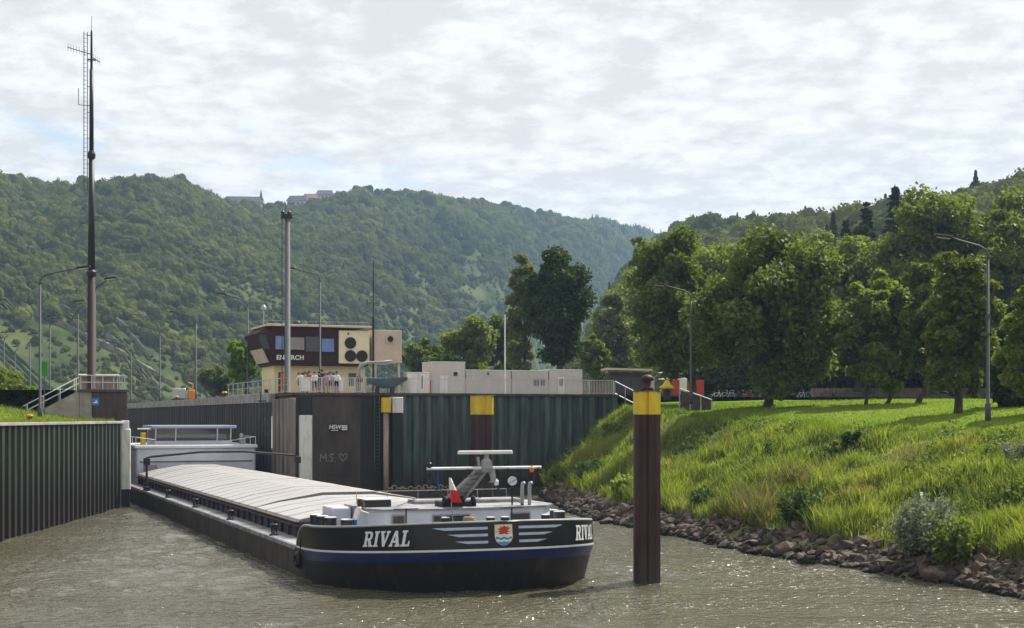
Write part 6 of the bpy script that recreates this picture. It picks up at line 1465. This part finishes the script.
def dress(me0, shirt, trousers, hair, shorts=False, sleeves=0.62):
    me = me0.copy()
    for m_ in ('skin', shirt, trousers, hair, 'black_metal'): me.materials.append(MATS[m_])
    for f in me.polygons:
        c = f.center; k = 1
        if c.z > 1.47: k = 3 if (c.z > 1.66 or c.y > -0.0) and c.z > 1.53 else 0
        elif c.z < 0.97 and abs(c.x) < 0.24 and c.y > -0.22: k = 2
        if c.z < 0.09: k = 4
        if shorts and 0.09 <= c.z < 0.55: k = 0
        if 0.97 > c.z and abs(c.x) >= 0.24 or (abs(c.x) > 0.235 and c.z < 1.28): k = 0
        f.material_index = k
    return me
def face(t, z=HEAD_Z, y=-0.02, hair='hair_brown', long=False):
    fm = MB(); fm.lathe([(0.012,0),(0.016,0.02),(0.004,0.05)], 6, (0,y-0.115,z-0.02)); fm.build('nose', 'skin', t)
    for s in (-1, 1):
        MB().lathe([(0.011,-0.008),(0.013,0),(0.009,0.008)], 6, (s*0.034,y-0.098,z+0.02)).build('eye', 'cloth_black', t)
        MB().lathe([(0.010,-0.03),(0.02,0),(0.012,0.03)], 6, (s*0.088,y+0.01,z)).build('ear', 'skin', t)
    MB().box((-0.024,y-0.106,z-0.058),(0.024,y-0.096,z-0.050)).build('mouth', 'cloth_red', t)
    hm = MB(); hm.lathe([(0.098,-0.04 if not long else -0.16),(0.108,0.02),(0.104,0.07),(0.075,0.115),(0.02,0.13)], 12, (0,y+0.022,z+0.012)); hm.build('hair', hair, t, smooth=True)
body_a = person_mesh(((-0.24,-0.05,0.86),(0.24,-0.05,0.86),0.0))
body_b = person_mesh(((-0.20,-0.42,1.06),(0.22,-0.42,1.06),0.06))
body_c = person_mesh(((-0.26,-0.02,0.86),(0.20,-0.40,1.10),0.03))
GP = 'tourists on the lock platform'
ppl = [(300.5,116.4,body_b,'cloth_white','cloth_beige','hair_fair','person in white top at the left end of the tourist group',0.97),
       (305,117.4,body_a,'cloth_beige','cloth_navy','hair_brown','person in beige top, second from the left in the group',1.0),
       (309.5,117.0,body_c,'cloth_red','cloth_black','hair_dark','person in red top in the left half of the group',1.02),
       (314.5,116.8,body_b,'cloth_white','cloth_navy','hair_brown','person in white shirt right of the one in red',0.98),
       (319,117.8,body_a,'cloth_black','cloth_black','hair_dark','person all in black in the middle of the group',1.0),
       (322,118.6,body_a,'cloth_navy','cloth_navy','hair_dark','tallest person, in navy, standing behind the group',1.12),
       (326,117.0,body_c,'cloth_pink','cloth_beige','hair_fair','person in pink top right of the one in black',0.96),
       (330.5,117.5,body_b,'cloth_sky','cloth_navy','hair_brown','person in light blue top near the right end of the group',1.0),
       (336.5,117.2,body_c,'cloth_white','cloth_black','hair_dark','person in white shirt at the right end of the group',1.0)]
for px, Y_, bd, sh_, tr_, hr_, lb, sc in ppl:
    t = thing('person', lb, 'person', (Xat(px, Y_), Y_, PLAT), rng.uniform(-0.5, 0.5), GP); t.scale = (sc, sc, sc)
    inst('body', dress(bd, sh_, tr_, hr_, rng.uniform() < 0.4), t); face(t, hair=hr_, y=-0.03 if bd is body_a else -0.07)
# crew member leaning on the bow deckhouse
body_d = person_mesh(((-0.10,-0.50,1.22),(0.24,-0.48,1.20),0.20))
pw = barge_M @ Vector((-4.38, 5.1, 1.56))
t = thing('person', 'crew member in white and blue top leaning on the bow deckhouse', 'person', pw, TH+1.5); t.scale = (1.0,)*3
inst('body', dress(body_d, 'cloth_white', 'cloth_blue', 'hair_brown'), t); face(t, hair='hair_brown', y=-0.26, long=True)
